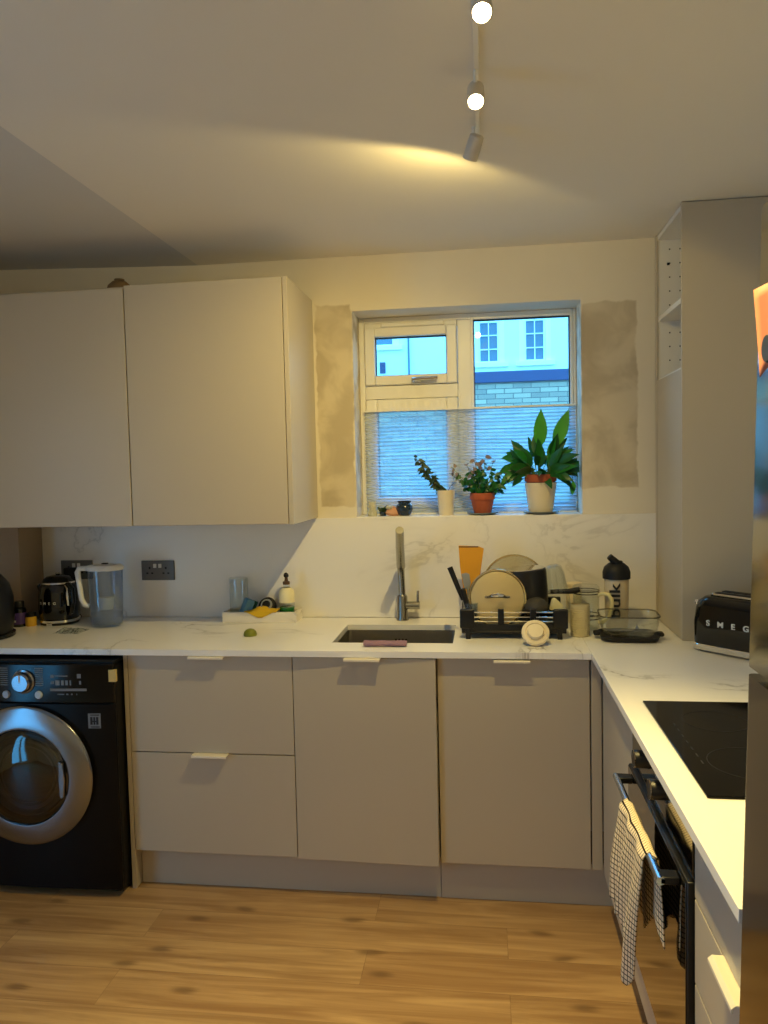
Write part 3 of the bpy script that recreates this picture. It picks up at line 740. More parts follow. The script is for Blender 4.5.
# ------------------------------------------------------------------ worktop objects, left to right
ap = thing('kitchen_appliance', 'black rounded kitchen appliance cut off by the left edge of the picture', 'appliance', (-2.385, -.455, H))
obj('body', lathe([(0, 0), (.115, 0), (.125, .02), (.135, .08), (.133, .16), (.120, .215), (.09, .252), (.05, .272), (0, .278)], 40), 'satin_black', ap)
obj('base_rim', lathe([(.128, .0), (.136, .004), (.136, .016), (.126, .022)], 40), 'gloss_black', ap)
obj('lid_knob', lathe([(0, .27), (.018, .272), (.022, .285), (.016, .296), (0, .298)], 24), 'gloss_black', ap)
jr = thing('supplement_bottle', 'small dark bottle with a purple label, between the black appliance and the yellow jar', 'bottle', (-2.358, -.225, H))
obj('bottle_body', lathe([(0, 0), (.028, 0), (.030, .004), (.030, .070), (.026, .080), (.020, .084), (0, .084)], 28), 'gloss_black', jr)
obj('paper_label', lathe([(.0304, .012), (.0306, .013), (.0306, .060), (.0304, .061)], 28), 'jar_purple', jr, label='purple printed label')
obj('print', prism([(-.020, -.0240), (-.012, -.0292), (.004, -.0312), (.004, -.0300), (-.012, -.0280), (-.020, -.0230)], 'z', .022, .030), 'pale_print', jr)
obj('cap', lathe([(0, .084), (.022, .084), (.023, .087), (.023, .106), (.021, .109), (0, .109)], 28), 'satin_black', jr)
jr = thing('spice_jar', 'tiny yellow jar with a dark lid left of the kettle', 'jar', (-2.310, -.215, H))
obj('jar_body', lathe([(0, 0), (.021, 0), (.023, .003), (.023, .036), (.019, .041), (0, .041)], 24), 'jar_yellow', jr)
obj('lid', lathe([(0, .041), (.021, .041), (.022, .044), (.022, .056), (.020, .058), (0, .058)], 24), 'satin_black', jr)

# kettle
kt = thing('kettle', 'black retro kettle with chrome band beside the water jug', 'kettle', (-2.217, -.145, H), (0, 0, 0))
obj('body', lathe([(0, .024), (.080, .024), (.0845, .034), (.086, .08), (.084, .13), (.078, .165), (.070, .178)], 40), 'gloss_black', kt)
obj('base_ring', lathe([(0, .010), (.070, .010), (.084, .012), (.086, .022), (.080, .026), (0, .026)], 40), 'chrome', kt, label='chrome base ring')
obj('power_base', lathe([(0, 0), (.078, 0), (.080, .004), (.076, .009), (0, .009)], 40), 'satin_black', kt)
obj('collar', lathe([(.070, .176), (.0735, .178), (.071, .184), (.066, .184)], 40), 'chrome', kt, label='chrome collar below the lid')
ld = obj('lid', lathe([(.067, .182), (.061, .196), (.046, .207), (.02, .213), (0, .214)], 40), 'gloss_black', kt)
obj('lid_knob', lathe([(0, .212), (.008, .213), (.011, .218), (.008, .223), (0, .224)], 20), 'chrome', ld)
hd = obj('handle', tube([(.052, -.030, .172), (.078, -.050, .176), (.100, -.062, .158), (.104, -.066, .11), (.092, -.060, .060), (.072, -.045, .045)], [.010, .011, .011, .010, .010, .009], 14), 'gloss_black', kt)
obj('handle_trim', tube([(.060, -.050, .170), (.078, -.066, .160), (.086, -.078, .128), (.088, -.078, .090)], [.005, .006, .006, .004], 10), 'chrome', hd, label='chrome strip along the handle')
obj('spout', tube([(-.060, .0, .120), (-.082, .0, .150), (-.092, .0, .168)], [.020, .014, .010], 14), 'gloss_black', kt)
obj('foot', B((-.012, .012, -.088, -.070, 0, .014)), 'chrome', kt, .002)
for ch, xx in zip('SMEG', (-.040, -.018, .004, .026)):
    yy = -math.sqrt(.0856**2-xx**2)
    text('lettering', ch, .016, 'pale_print', kt, (xx, yy, .098), (PI/2, 0, math.atan2(xx, -yy)), .0008)

# water jug
jg = thing('water_filter_jug', 'clear water filter jug with white lid and handle', 'jug', (-1.955, -.225, H), (0, 0, .25))
def oval(prof, n=40, sx=1, sy=.66): return lathe(prof, n, sx=sx, sy=sy)
obj('jug_body', oval([(0, .004), (.055, .004), (.064, .010), (.067, .03), (.070, .15), (.073, .245), (.071, .245), (.068, .15), (.065, .03), (.060, .012), (0, .008)]), 'jug_plastic', jg)
obj('lid', oval([(.070, .240), (.078, .246), (.078, .256), (.070, .264), (.03, .268), (0, .268)]), 'plastic_white', jg, label='white lid')
obj('lid_flap', B((-.012, .014, -.010, .010, .267, .272)), 'matt_black', jg, .002)
obj('handle', tube([(-.062, 0, .252), (-.104, 0, .252), (-.112, 0, .235), (-.106, 0, .18), (-.100, 0, .12), (-.088, 0, .098), (-.070, 0, .090)], [.012, .012, .012, .011, .011, .011, .010], 14), 'plastic_white', jg, label='white handle')
obj('filter_cartridge', lathe([(0, .075), (.026, .075), (.030, .085), (.032, .125), (0, .128)], 24, sy=.8), 'plastic_white', jg)
obj('water', oval([(0, .012), (.060, .012), (.0645, .03), (.0648, .062), (0, .062)]), 'jug_plastic', jg)
# crumpled film
bm = bmesh.new(); gr = []
rnd = random.Random(3)
for i in range(15):
    gr.append([bm.verts.new((-.055+.11*i/14+rnd.uniform(-.004, .004), -.045+.09*j/10+rnd.uniform(-.004, .004), .001+abs(rnd.gauss(0, .007))*(1 if 0 < i < 14 and 0 < j < 10 else .2))) for j in range(11)])
for i in range(14):
    for j in range(10): bm.faces.new((gr[i][j], gr[i+1][j], gr[i+1][j+1], gr[i][j+1]))
o = obj('plastic_film', bm, 'clear_glass', ang=5); o.location = (-2.055, -.335, H); md = o.modifiers.new('t', 'SOLIDIFY'); md.thickness = .0006
tag(o, 'crumpled piece of clear plastic film in front of the kettle', 'plastic wrap')

# tray and what stands in it
TRX, TRY = -1.313, -.085
tr_ = thing('marble_tray', 'white marble tray holding washing-up things against the splashback', 'tray', (TRX, TRY, H))
hx, hy = .163, .054
obj('tray_base', B((-hx, hx, -hy, hy, 0, .008), (-hx, hx, -hy, -hy+.012, .008, .046), (-hx, hx, hy-.012, hy, .008, .046), (-hx, -hx+.012, -hy+.012, hy-.012, .008, .046), (hx-.012, hx, -hy+.012, hy-.012, .008, .046)), 'marble_tray', tr_, .002)
zt = H+.0085
gj = thing('glass_canister', 'clear glass canister with lid at the left end of the tray', 'jar', (TRX-.108, TRY+.012, zt))
obj('canister_body', lathe([(0, 0), (.034, 0), (.036, .003), (.036, .150), (.0345, .150), (.0345, .005), (0, .004)], 32, sx=1.15, sy=.78), 'clear_glass', gj)
obj('lid', lathe([(0, .178), (.034, .178), (.037, .174), (.037, .151), (.034, .151), (.034, .171), (0, .174)], 32, sx=1.15, sy=.78), 'clear_glass', gj)
sg = thing('sponge', 'blue sponge with a dark green scouring side, propped in the tray', 'sponge', (TRX-.066, TRY-.014, H+.044), (0, .42, .55))
obj('foam', B((-.024, .014, -.026, .026, -.016, .052)), 'sponge_blue', sg, .005)
obj('scouring_pad', B((.0142, .026, -.026, .026, -.016, .052)), 'scourer_green', sg, .002, label='dark green scouring layer')
sc = thing('scrubbing_brush', 'round black dish brush lying in the tray behind the yellow cloth', 'brush', (TRX+.020, TRY+.010, zt+.052), (math.radians(62), 0, 0))
obj('brush_head', lathe([(0, -.012), (.034, -.012), (.039, -.006), (.039, .006), (.034, .012), (.018, .016), (0, .016)], 32), 'matt_black', sc)
obj('brush_grip', lathe([(.022, .015), (.026, .018), (.024, .024), (.018, .024)], 28), 'utensil_grey', sc)
bm = bmesh.new(); gr = []
for i in range(13):
    row = []
    for j in range(11):
        s_, t_ = i/12-.5, j/10
        x_ = .150*s_*(1-.12*t_)*(1 if t_ < .62 else max(.12, 1-(t_-.62)*2.3)); zz = .0535+.008*math.cos(s_*7)*(1-t_); yy = -.004-.058*min(t_*1.6, 1)
        if t_ > .62: zz = .0545-.028*(t_-.62)/.38; yy = -.0585
        if t_ <= .62: zz = .0535+.006*math.cos(s_*8)*(1-t_)+.010*(1-t_/.62)
        row.append(bm.verts.new((x_, yy, zz)))
    gr.append(row)
for i in range(12):
    for j in range(10): bm.faces.new((gr[i][j], gr[i+1][j], gr[i+1][j+1], gr[i][j+1]))
o = obj('dish_cloth', bm, 'cloth_yellow', ang=60); o.location = (TRX+.005, TRY, H-.004); md = o.modifiers.new('t', 'SOLIDIFY'); md.thickness = .0025
tag(o, 'yellow dish cloth draped over the front edge of the tray', 'cloth')
bt = thing('soap_bottle', 'clear soap bottle with green liquid and black pump in the tray', 'bottle', (TRX+.108, TRY+.004, zt))
obj('bottle_body', lathe([(0, 0), (.031, 0), (.033, .004), (.033, .105), (.030, .120), (.018, .134), (.014, .138), (.014, .148)], 32), 'clear_glass', bt)
obj('liquid', lathe([(0, .003), (.030, .003), (.0315, .006), (.0315, .052), (0, .052)], 32), 'soap_green', bt, label='green washing-up liquid')
obj('paper_label', lathe([(.0334, .072), (.0336, .073), (.0336, .106), (.0306, .122), (.019, .1345)], 32), 'label_cream', bt)
pm = obj('pump', lathe([(0, .148), (.015, .148), (.015, .160), (.008, .163), (.006, .180), (0, .180)], 20), 'stem_brown', bt)
obj('nozzle', tube([(0, .006, .184), (0, -.004, .190), (0, -.020, .186)], [.010, .010, .006], 12), 'matt_black', pm)
lm = thing('lime_half', 'halved lime lying cut side down on the worktop in front of the tray', 'lime', (-1.275, -.385, H))
obj('rind', lathe([(.0255, .0), (.0262, .006), (.0235, .016), (.016, .024), (.006, .0275), (0, .0285)], 32), 'lime_skin', lm)
obj('flesh', lathe([(0, .0), (.0245, .0), (.0245, .0015), (0, .0015)], 32), 'lime_flesh', lm)
# purple cloth
bm = bmesh.new(); gr = []
for i in range(17):
    s_ = i/16; ww = .0; row = []
    for j in range(12):
        a = 2*PI*j/12
        row.append(bm.verts.new((-.078+.156*s_, .021*math.cos(a)*(1+.05*math.sin(s_*9)), .0095+.0092*math.sin(a)+.0008*math.sin(s_*14+j))))
    gr.append(row)
for i in range(16):
    for j in range(12): bm.faces.new((gr[i][j], gr[i+1][j], gr[i+1][(j+1) % 12], gr[i][(j+1) % 12]))
bm.faces.new(gr[0][::-1]); bm.faces.new(gr[-1])
o = obj('folded_cloth', bm, 'cloth_purple', ang=70); o.location = (-.718, -.545, H+.001); o.rotation_euler = (0, 0, .02)
tag(o, 'rolled dull purple cloth on the worktop edge in front of the sink', 'cloth')

# ------------------------------------------------------------------ dish rack and its load
RX, RY = -.253, -.278
rk = thing('dish_rack', 'black dish rack with chrome rails on the worktop right of the sink', 'dish rack', (RX, RY, H))
hx, hy = .196, .148
obj('drip_tray', B((-hx+.004, hx-.004, -hy+.004, hy-.004, .022, .030), (-hx+.004, hx-.004, -hy+.004, -hy+.010, .030, .058), (-hx+.004, hx-.004, hy-.010, hy-.004, .030, .058), (-hx+.004, -hx+.010, -hy+.010, hy-.010, .030, .058), (hx-.010, hx-.004, -hy+.010, hy-.010, .030, .058)), 'rack_black', rk, .002)
obj('drainer_grid', B(*[(-hx+.02+i*.026, -hx+.026+i*.026, -hy+.012, hy-.012, .031, .036) for i in range(14)]), 'rack_black', rk)
for sx_ in (-1, 1):
    for sy_ in (-1, 1):
        xa, xb = sorted((sx_*(hx+.002), sx_*(hx-.052))); ya, yb_ = sorted((sy_*hy, sy_*(hy-.018)))
        c_ = obj('corner_block', B((xa, xb, ya, yb_, .040, .112)), 'rack_black', rk, .005, 3)
        obj('foot', B((sx_*(hx-.028)-.009, sx_*(hx-.028)+.009, ya+.002, yb_-.002, 0, .040)), 'rack_black', c_, .002)
for zz in (.066, .082, .100):
    bm = bmesh.new(); pts = [(-hx+.03, -hy+.008, zz), (hx-.03, -hy+.008, zz)]
    add_tube(bm, pts, .0026, 8); add_tube(bm, [(-hx+.03, hy-.008, zz), (hx-.03, hy-.008, zz)], .0026, 8)
    add_tube(bm, [(-hx+.012, -hy+.02, zz), (-hx+.012, hy-.02, zz)], .0026, 8); add_tube(bm, [(hx-.012, -hy+.02, zz), (hx-.012, hy-.02, zz)], .0026, 8)
    obj('rail', bm, 'chrome', rk, label='chrome rail')
for xx in (-.046, .072):
    obj('clip', B((xx-.011, xx+.011, -hy-.002, -hy+.014, .056, .114)), 'rack_black', rk, .003)
obj('cross_divider', B(*[(x_, x_+.003, -hy+.02, hy-.02, .036, .040) for x_ in (-.08, 0, .08)]), 'chrome', rk)
# utensil cup and utensils
uc = thing('utensil_cup', 'clear plastic utensil cup at the left end of the dish rack', 'cup', (RX-hx+.038, RY-.070, H+.037))
obj('cup_wall', lathe([(0, 0), (.022, 0), (.025, .004), (.029, .088), (.027, .088), (.0235, .006), (0, .004)], 24), 'jug_plastic', uc)
ux, uy, uz = RX-hx+.038, RY-.070, H+.045
def knife(label, base, tip, r):
    b, t_ = Vector(base), Vector(tip); k = thing('knife', label, 'knife', base, group='knives in the utensil cup'); dlt = t_-b
    obj('blade', tube([(0, 0, 0), tuple(dlt*.45)], [.002, .006], 8), 'steel', k); obj('grip', tube([tuple(dlt*.42), tuple(dlt*.6), tuple(dlt)], [r*.8, r, r*1.1], 12), 'matt_black', k)
knife('black-handled knife leaning furthest left in the utensil cup', (ux+.006, uy, uz), (ux-.078, uy+.006, uz+.215), .0095)
knife('black-handled knife standing upright nearer the pan lid in the utensil cup', (ux+.003, uy-.010, uz), (ux-.030, uy-.012, uz+.135), .010)
sp = thing('spatula', 'grey plastic spatula standing in the utensil cup', 'spatula', (ux, uy+.012, uz))
obj('shaft', tube([(0, 0, 0), (-.012, .004, .14)], .0045, 10), 'utensil_grey', sp)
obj('paddle', xf(prism([(-.010, 0), (.010, 0), (.016, .02), (.016, .055), (.004, .062), (-.014, .06)], 'y', -.002, .002), T(-.013, .004, .130) @ roty(-.12)), 'utensil_grey', sp, .001)
# amber board
cb = thing('chopping_board', 'small amber chopping board standing at the back left of the dish rack', 'chopping board', (-.412, -.185, H+.042), (math.radians(-6), 0, -.05))
obj('board', prism([(-.024, 0), (.022, 0), (.034, .15), (.052, .272), (.030, .281), (-.050, .284), (-.045, .20), (-.030, .09)], 'y', -.004, .004), 'board_amber', cb, .002)
obj('edge_trim', B((-.049, .030, -.0046, .0046, .276, .281)), 'stem_brown', cb)
# pot lid
pl_ = thing('pot_lid', 'round brushed steel pan lid facing forward in the dish rack', 'pan lid', (-.310, -.350, H+.1425), (math.radians(90-7), 0, 0))
obj('lid_plate', lathe([(0, .006), (.07, .005), (.100, .001), (.1045, -.004), (.1045, -.006), (.09, -.003), (0, .002)], 64), 'lid_steel', pl_)
obj('rim', lathe([(.1035, -.008), (.1085, -.008), (.1105, -.003), (.1085, .003), (.1035, .004)], 64), 'gold_trim', pl_)
h_ = obj('handle', tube([(-.045, .004, .007), (-.032, .004, .014), (-.018, .010, .034), (0, .012, .040), (.018, .010, .034), (.032, .004, .014), (.045, .004, .007)], [.005, .006, .0085, .0095, .0085, .006, .005], 12), 'chrome', pl_)
# glass lid behind
gl_ = thing('glass_plate', 'large clear glass plate with an amber rim standing behind the steel pan lid', 'plate', (-.238, -.150, H+.155), (math.radians(90-4), 0, 0))
obj('plate_glass', lathe([(0, .02), (.06, .016), (.10, .008), (.125, .0), (.125, -.003), (.10, .005), (.06, .013), (0, .017)], 64), 'amber_glass', gl_)
obj('rim', lathe([(.124, -.005), (.130, -.005), (.131, 0), (.130, .004), (.124, .004)], 64), 'gold_trim', gl_)
# upturned black saucepan
sn = thing('saucepan', 'black saucepan upside down in the dish rack, base reflecting blue light', 'saucepan', (-.196, -.258, H+.105), (0, math.radians(-4), 0))
obj('pan_body', lathe([(.080, .0), (.083, 0), (.086, .06), (.086, .125), (.083, .135), (.078, .138), (.078, .134), (.082, .12), (.081, .06)], 48), 'satin_black', sn)
obj('pan_base', lathe([(0, .136), (.076, .136), (.080, .138), (.078, .1405), (0, .1395)], 48), 'chrome', sn, label='polished steel base')
obj('handle', tube([(.078, -.004, .040), (.115, -.006, .040), (.160, -.010, .038), (.190, -.012, .040), (.205, -.014, .043)], [.008, .009, .010, .012, .010], 14), 'matt_black', sn)
obj('handle_bracket', B((.072, .095, -.013, .007, .032, .048)), 'chrome', sn, .002)
# drinking glass
dg = thing('drinking_glass', 'tall clear drinking glass upside down beside the black saucepan', 'glass', (-.066, -.245, H+.072), (0, math.radians(-9), 0))
obj('glass_wall', lathe([(.043, 0), (.045, 0), (.044, .08), (.040, .15), (.032, .178), (.018, .186), (0, .187), (0, .183), (.018, .180), (.031, .17), (.038, .14), (.042, .08)], 40), 'clear_glass', dg)
obj('rim', lathe([(.0425, -.001), (.0455, -.001), (.0458, .001), (.0455, .003), (.0425, .003)], 40), 'clear_glass', dg)
ms = thing('mesh_strainer', 'dark grey domed strainer upturned at the front of the dish rack', 'strainer', (-.165, -.345, H+.096), (0, math.radians(4), 0))
obj('mesh_bowl', lathe([(.046, 0), (.047, .006), (.043, .024), (.030, .040), (.012, .047), (0, .048)], 32), 'mesh_grey', ms)
obj('rim', lathe([(.045, -.003), (.049, -.003), (.050, .001), (.048, .004), (.045, .003)], 32), 'satin_black', ms)
sp = thing('sponge', 'small pale yellow wedge-shaped sponge at the right of the dish rack', 'sponge', (-.092, -.352, H+.098), (0, .0, .2))
obj('foam', prism([(-.024, 0), (.026, 0), (.022, .020), (-.004, .046), (-.014, .040)], 'y', -.014, .014), 'cream_plastic', sp, .004)
# white round disc
wdk = thing('sink_plug_timer', 'round white stepped disc propped against the front of the dish rack', 'disc', (-.179, -.505, H+.0405), (math.radians(90-38), 0, 0))
wdk.name = 'round_stopper'
obj('disc', lathe([(0, 0), (.046, 0), (.0495, .003), (.0495, .008), (.046, .012), (.036, .014), (.033, .011), (.030, .011), (.029, .020), (.026, .024), (0, .025)], 48), 'cream_ceramic', wdk)
obj('hanging_wire', tube([(0, .047, .004), (.001, .080, -.022), (.0, .090, -.040)], .0012, 6), 'chrome', wdk)
# ribbed cup
rc = thing('ribbed_cup', 'beige ribbed ceramic cup right of the dish rack', 'cup', (-.004, -.350, H))
prof = [(0, 0), (.033, 0), (.0355, .003)]
for i in range(12):
    z_ = .006+i*.0085; prof += [(.0362, z_), (.0350, z_+.003), (.0350, z_+.0055), (.0362, z_+.0085)]
prof += [(.036, .117), (.033, .117), (.032, .01), (0, .008)]
obj('cup_body', lathe(prof, 40), 'ribbed_ceramic', rc, ang=20)
obj('rim_band', lathe([(.0328, .117), (.0362, .117), (.0358, .1195), (.0332, .1195)], 40), 'ribbed_ceramic', rc)
# glass jug with handle
cj = thing('glass_jug', 'glass jug with dark bands and a cream handle between the ribbed cup and shaker', 'jug', (.036, -.215, H))
obj('jug_wall', lathe([(0, 0), (.048, 0), (.050, .004), (.050, .150), (.048, .150), (.048, .006), (0, .005)], 40), 'clear_glass', cj)
obj('lid', lathe([(0, .172), (.044, .171), (.051, .166), (.052, .153), (.047, .151), (0, .151)], 40), 'clear_glass', cj)
for zz in (.138, .148, .040, .054):
    obj('band', lathe([(.0500, zz), (.0515, zz), (.0515, zz+.0035), (.0500, zz+.0035)], 40), 'satin_black', cj, label='thin dark band')
obj('handle', tube([(.044, -.026, .135), (.060, -.034, .142), (.080, -.042, .138), (.090, -.046, .120), (.090, -.046, .085), (.082, -.042, .055), (.058, -.034, .030), (.046, -.024, .028)], [.007, .008, .0085, .0085, .008, .0075, .008, .007], 12), 'cream_plastic', cj, label='cream handle')
cc = thing('cream_canister', 'plain cream canister standing behind the ribbed cup', 'canister', (.002, -.100, H))
obj('canister_body', lathe([(0, 0), (.030, 0), (.032, .003), (.032, .145), (.030, .148), (0, .148)], 32), 'cream_ceramic', cc)
obj('lid', lathe([(0, .148), (.031, .148), (.033, .150), (.033, .160), (.030, .163), (0, .163)], 32), 'cream_ceramic', cc)
# shaker
sh = thing('shaker_bottle', 'frosted protein shaker with black flip lid and vertical black lettering', 'bottle', (.152, -.215, H))
obj('bottle_body', lathe([(0, 0), (.038, 0), (.041, .004), (.045, .10), (.0465, .195), (.046, .200), (0, .200)], 40), 'shaker_body', sh)
ldd = obj('lid', lathe([(.0465, .196), (.052, .197), (.0525, .222), (.046, .242), (.030, .256), (.012, .262), (0, .263)], 40), 'matt_black', sh)
obj('flip_spout', tube([(.004, -.012, .250), (-.012, -.018, .268), (-.030, -.020, .285)], [.017, .014, .012], 14), 'matt_black', ldd)
obj('spout_hinge', B((-.004, .022, -.016, .006, .246, .266)), 'matt_black', ldd, .003)
text('lettering', 'bulk', .078, 'text_dark', sh, (-.012, -.0475, .115), (PI/2, -PI/2, math.radians(-8)), .002, (1.0, .72), .0012)
# glass oven dish on its dark tray
gd = thing('glass_dish', 'rounded clear glass oven dish sitting in its dark lid on the right worktop', 'oven dish', (.163, -.395, H), (0, 0, -.06))
def dish(bm_, outs):
    loops = []
    for (hx_, hy_, r_, z_) in outs: loops.append([bm_.verts.new((x, y, z_)) for x, y in rrect(-hx_, hx_, -hy_, hy_, r_, 6)])
    for a, b in zip(loops, loops[1:]):
        for i in range(len(a)):
            k = (i+1) % len(a); bm_.faces.new((a[i], a[k], b[k], b[i]))
    return loops
bm = bmesh.new(); lp = dish(bm, [(.062, .045, .03, .012), (.085, .066, .035, .022), (.098, .080, .038, .045), (.104, .086, .040, .092), (.100, .082, .038, .092), (.094, .076, .036, .045), (.082, .063, .034, .026), (.060, .043, .03, .017)])
bm.faces.new(lp[0]); bm.faces.new(lp[-1])
obj('glass_wall', bm, 'clear_glass', gd)
obj('rim', (lambda b_: (dish(b_, [(.1035, .0855, .040, .090), (.1065, .0885, .041, .091), (.1065, .0885, .041, .095), (.1035, .0855, .040, .095), (.1035, .0855, .040, .090)]), b_)[1])(bmesh.new()), 'smoky_glass', gd)
bm = bmesh.new(); lp = dish(bm, [(.075, .058, .03, 0), (.098, .080, .038, .004), (.104, .086, .040, .019), (.101, .083, .040, .019), (.095, .077, .036, .0105), (.072, .055, .03, .009)])
bm.faces.new(lp[0][::-1]); bm.faces.new(lp[-1])
tb = obj('dark_lid', bm, 'matt_black', gd, label='dark plastic lid under the dish')
for s_ in (-1, 1): obj('side_clip', xf(B((.100, .124, -.022, .022, .012, .026)), rotz(0 if s_ > 0 else PI)), 'matt_black', tb, .006)
bm = prism([(0, .012), (.008, -.004), (-.008, -.004)], 'y', -.0895, -.0885)
obj('moulded_mark', xf(bm, T(.02, .002, .058)), 'grey_print', gd)
# toaster
ts = thing('toaster', 'black retro toaster with chrome base at the foot of the tall cupboard', 'toaster', (.497, -.602, H), (0, 0, math.radians(-47)))
hx, hy = .145, .078
prof = []
def prof_t(hx_, hy_, z_, r_): return (hx_, hy_, r_, z_)
bm = bmesh.new(); lp = dish(bm, [prof_t(.136, .080, .016, .03), prof_t(.139, .083, .03, .03), prof_t(.140, .084, .10, .03), prof_t(.136, .081, .150, .035), prof_t(.128, .074, .172, .04), prof_t(.116, .062, .184, .04), prof_t(.10, .048, .188, .03)])
bm.faces.new(lp[0][::-1]); bm.faces.new(lp[-1]); tb = obj('body', bm, 'gloss_black', ts, ang=60)
bm = bmesh.new(); lp = dish(bm, [(.134, .078, .03, .004), (.141, .085, .03, .006), (.141, .085, .03, .022), (.137, .081, .03, .026)])
bm.faces.new(lp[0][::-1]); bm.faces.new(lp[-1]); obj('base', bm, 'chrome', ts, label='chrome base')
tpp = obj('top_plate', prism(rrect(-.098, .098, -.046, .046, .02), 'z', .1885, .196), 'chrome', ts, .002, label='chrome top')
obj('slot', B((-.080, .080, -.034, -.010, .1961, .1975)), 'matt_black', tpp); obj('slot', B((-.080, .080, .010, .034, .1961, .1975)), 'matt_black', tpp)
lv = obj('lever', tube([(-.138, .0, .150), (-.160, 0, .152)], .005, 10), 'chrome', ts)
obj('lever_ball', xf(lathe([(0, -.011), (.008, -.008), (.011, 0), (.008, .008), (0, .011)], 20), T(-.166, 0, .153)), 'chrome', lv)
obj('dial', xf(lathe([(0, .018), (.013, .018), (.015, .014), (.015, 0), (0, 0)], 24), T(-.139, 0, .075) @ roty(-PI/2)), 'chrome', ts)
for ch, xx in zip('SMEG', (-.074, -.030, .014, .058)):
    text('lettering', ch, .026, 'pale_print', ts, (xx, -.0848, .100), (PI/2, 0, 0), .001, (1.1, 1), .0006)
for xx in (-.11, .11):
    for yy in (-.06, .06): obj('foot', cylz(.01, 0, .017, xx, yy, 10), 'matt_black', ts)

# ------------------------------------------------------------------ tea towel over the oven handle
tw = thing('tea_towel', 'cream tea towel with a dark grid check hung over the oven handle', 'tea towel', (XF-.052, -1.50, .731))
def cloth(name, xside, zlen, y0_, y1_, y0b, y1b, fold, ph, xb):
    """one hanging leaf of the towel: y0_/y1_ near and far end on the bar, y0b/y1b at the hem"""
    bm = bmesh.new(); uvl = bm.loops.layers.uv.new('UVMap'); NI, NJ = 60, 40; gr = []
    for i in range(NI+1):
        s_ = i/NI; row = []; L_ = zlen(s_)
        for j in range(NJ+1):
            t_ = j/NJ
            y_ = (y1_+(y0_-y1_)*s_)*(1-t_)+(y1b+(y0b-y1b)*s_)*t_
            wav = fold*min(1, .25+t_*1.2)*(.5+.5*math.sin(s_*15+ph+t_*.9))+fold*.25*(.5+.5*math.sin(s_*31+ph*2))*t_
            x_ = xside*(.0112+xb*min(1, t_*3)+wav); z_ = .0112*math.cos(min(t_*12, PI/2))-L_*t_
            if t_ < .05: x_ = xside*(.0112*math.sin(t_/.05*PI/2)+wav*t_/.05)
            row.append((bm.verts.new((x_, y_, z_)), (s_*.34, t_*L_)))
        gr.append(row)
    for i in range(NI):
        for j in range(NJ):
            q4 = (gr[i][j], gr[i+1][j], gr[i+1][j+1], gr[i][j+1]); f = bm.faces.new([v for v, _ in q4])
            for l, (_, uvv) in zip(f.loops, q4): l[uvl].uv = uvv
    o = obj(name, bm, 'towel_check', tw, ang=180); md = o.modifiers.new('t', 'SOLIDIFY'); md.thickness = .003; md.offset = 0
    return o
cloth('front_fold', -1, lambda s: .25+.02*math.sin(s*8) if s < .45 else .25+.095*min(1, (s-.45)/.25)-.015*math.sin(s*20), -.135, .125, -.050, .150, .021, 1.0, .003)
cloth('back_fold', 1, lambda s: .20+.05*math.sin(s*6), -.150, .11, -.16, .10, .008, 4.0, .002)

# ------------------------------------------------------------------ things on the window ledge
PT = [(0, 0), (.70, 0), (.72, .02), (1.0, .99), (.94, 1.0), (.90, .97), (.68, .08), (0, .06)]
def pot_prof(rb, rt, h, lip=0, liph=.02):
    p = [(0, 0), (rb, 0), (rb+.001, .002)]
    if lip: p += [(rt-lip, h-liph), (rt, h-liph)]
    p += [(rt, h), (rt-.004, h), (rt-.006-lip, h-.02), (rb-.004, .006), (0, .005)]
    return p
def leaf(bm, base, d, L, wd, droop=.3, fold=.25, n=6, roll=0):
    """pointed arching blade"""
    d = Vector(d).normalized(); p = Vector(base); side = d.cross(Vector((0, -1, .35)))
    if side.length < .05: side = Vector((1, 0, 0))
    side.normalize(); side = Matrix.Rotation(roll, 3, d) @ side
    rows = []
    for i in range(n+1):
        t_ = i/n; wv = wd*math.sin(PI*min(1, .06+t_*.94)**.85)*.5 if 0 < i < n else wd*(.10 if i == 0 else .01)*.5
        nrm = side.cross(d).normalized()
        rows.append((bm.verts.new(p-side*wv+nrm*wv*fold), bm.verts.new(p), bm.verts.new(p+side*wv+nrm*wv*fold)))
        d = (d+Vector((0, 0, -droop/n))).normalized(); p = p+d*(L/n)
    for a, b in zip(rows, rows[1:]):
        bm.faces.new((a[0], a[1], b[1], b[0])); bm.faces.new((a[1], a[2], b[2], b[1]))
LY = .055
# peace lily
pl_ = thing('potted_peace_lily', 'large leafy green houseplant in a terracotta pot inside a cream planter', 'houseplant', (-.115, LY, SILL), group='plants on the window ledge')
obj('saucer', lathe([(0, 0), (.055, 0), (.074, .008), (.075, .011), (.055, .006), (0, .005)], 40), 'grey_ceramic', pl_)
obj('planter', xf(lathe(pot_prof(.050, .068, .125), 40), T(0, 0, .008)), 'cream_ceramic', pl_, label='cream outer planter')
obj('inner_pot', xf(lathe(pot_prof(.045, .067, .070, .005, .03), 40), T(0, 0, .098)), 'terracotta', pl_, label='terracotta inner pot')
obj('soil', lathe([(0, .156), (.055, .154), (.056, .150), (0, .150)], 32), 'soil', pl_)
rn = random.Random(11)
def clampy(b_, ymax=.072, xmax=.155, ymin=-.08, xmin=-.148):
    for v in b_.verts:
        if v.co.y > ymax: v.co.y = ymax-.002*random.random()
        if v.co.y < ymin and v.co.x > .1: v.co.y = ymin
        if v.co.x > xmax: v.co.x = xmax
        if v.co.x < -.11: v.co.x = -.11+(v.co.x+.11)*.55
bm = bmesh.new(); bs = bmesh.new(); bb = bmesh.new(); bmid = bmesh.new()
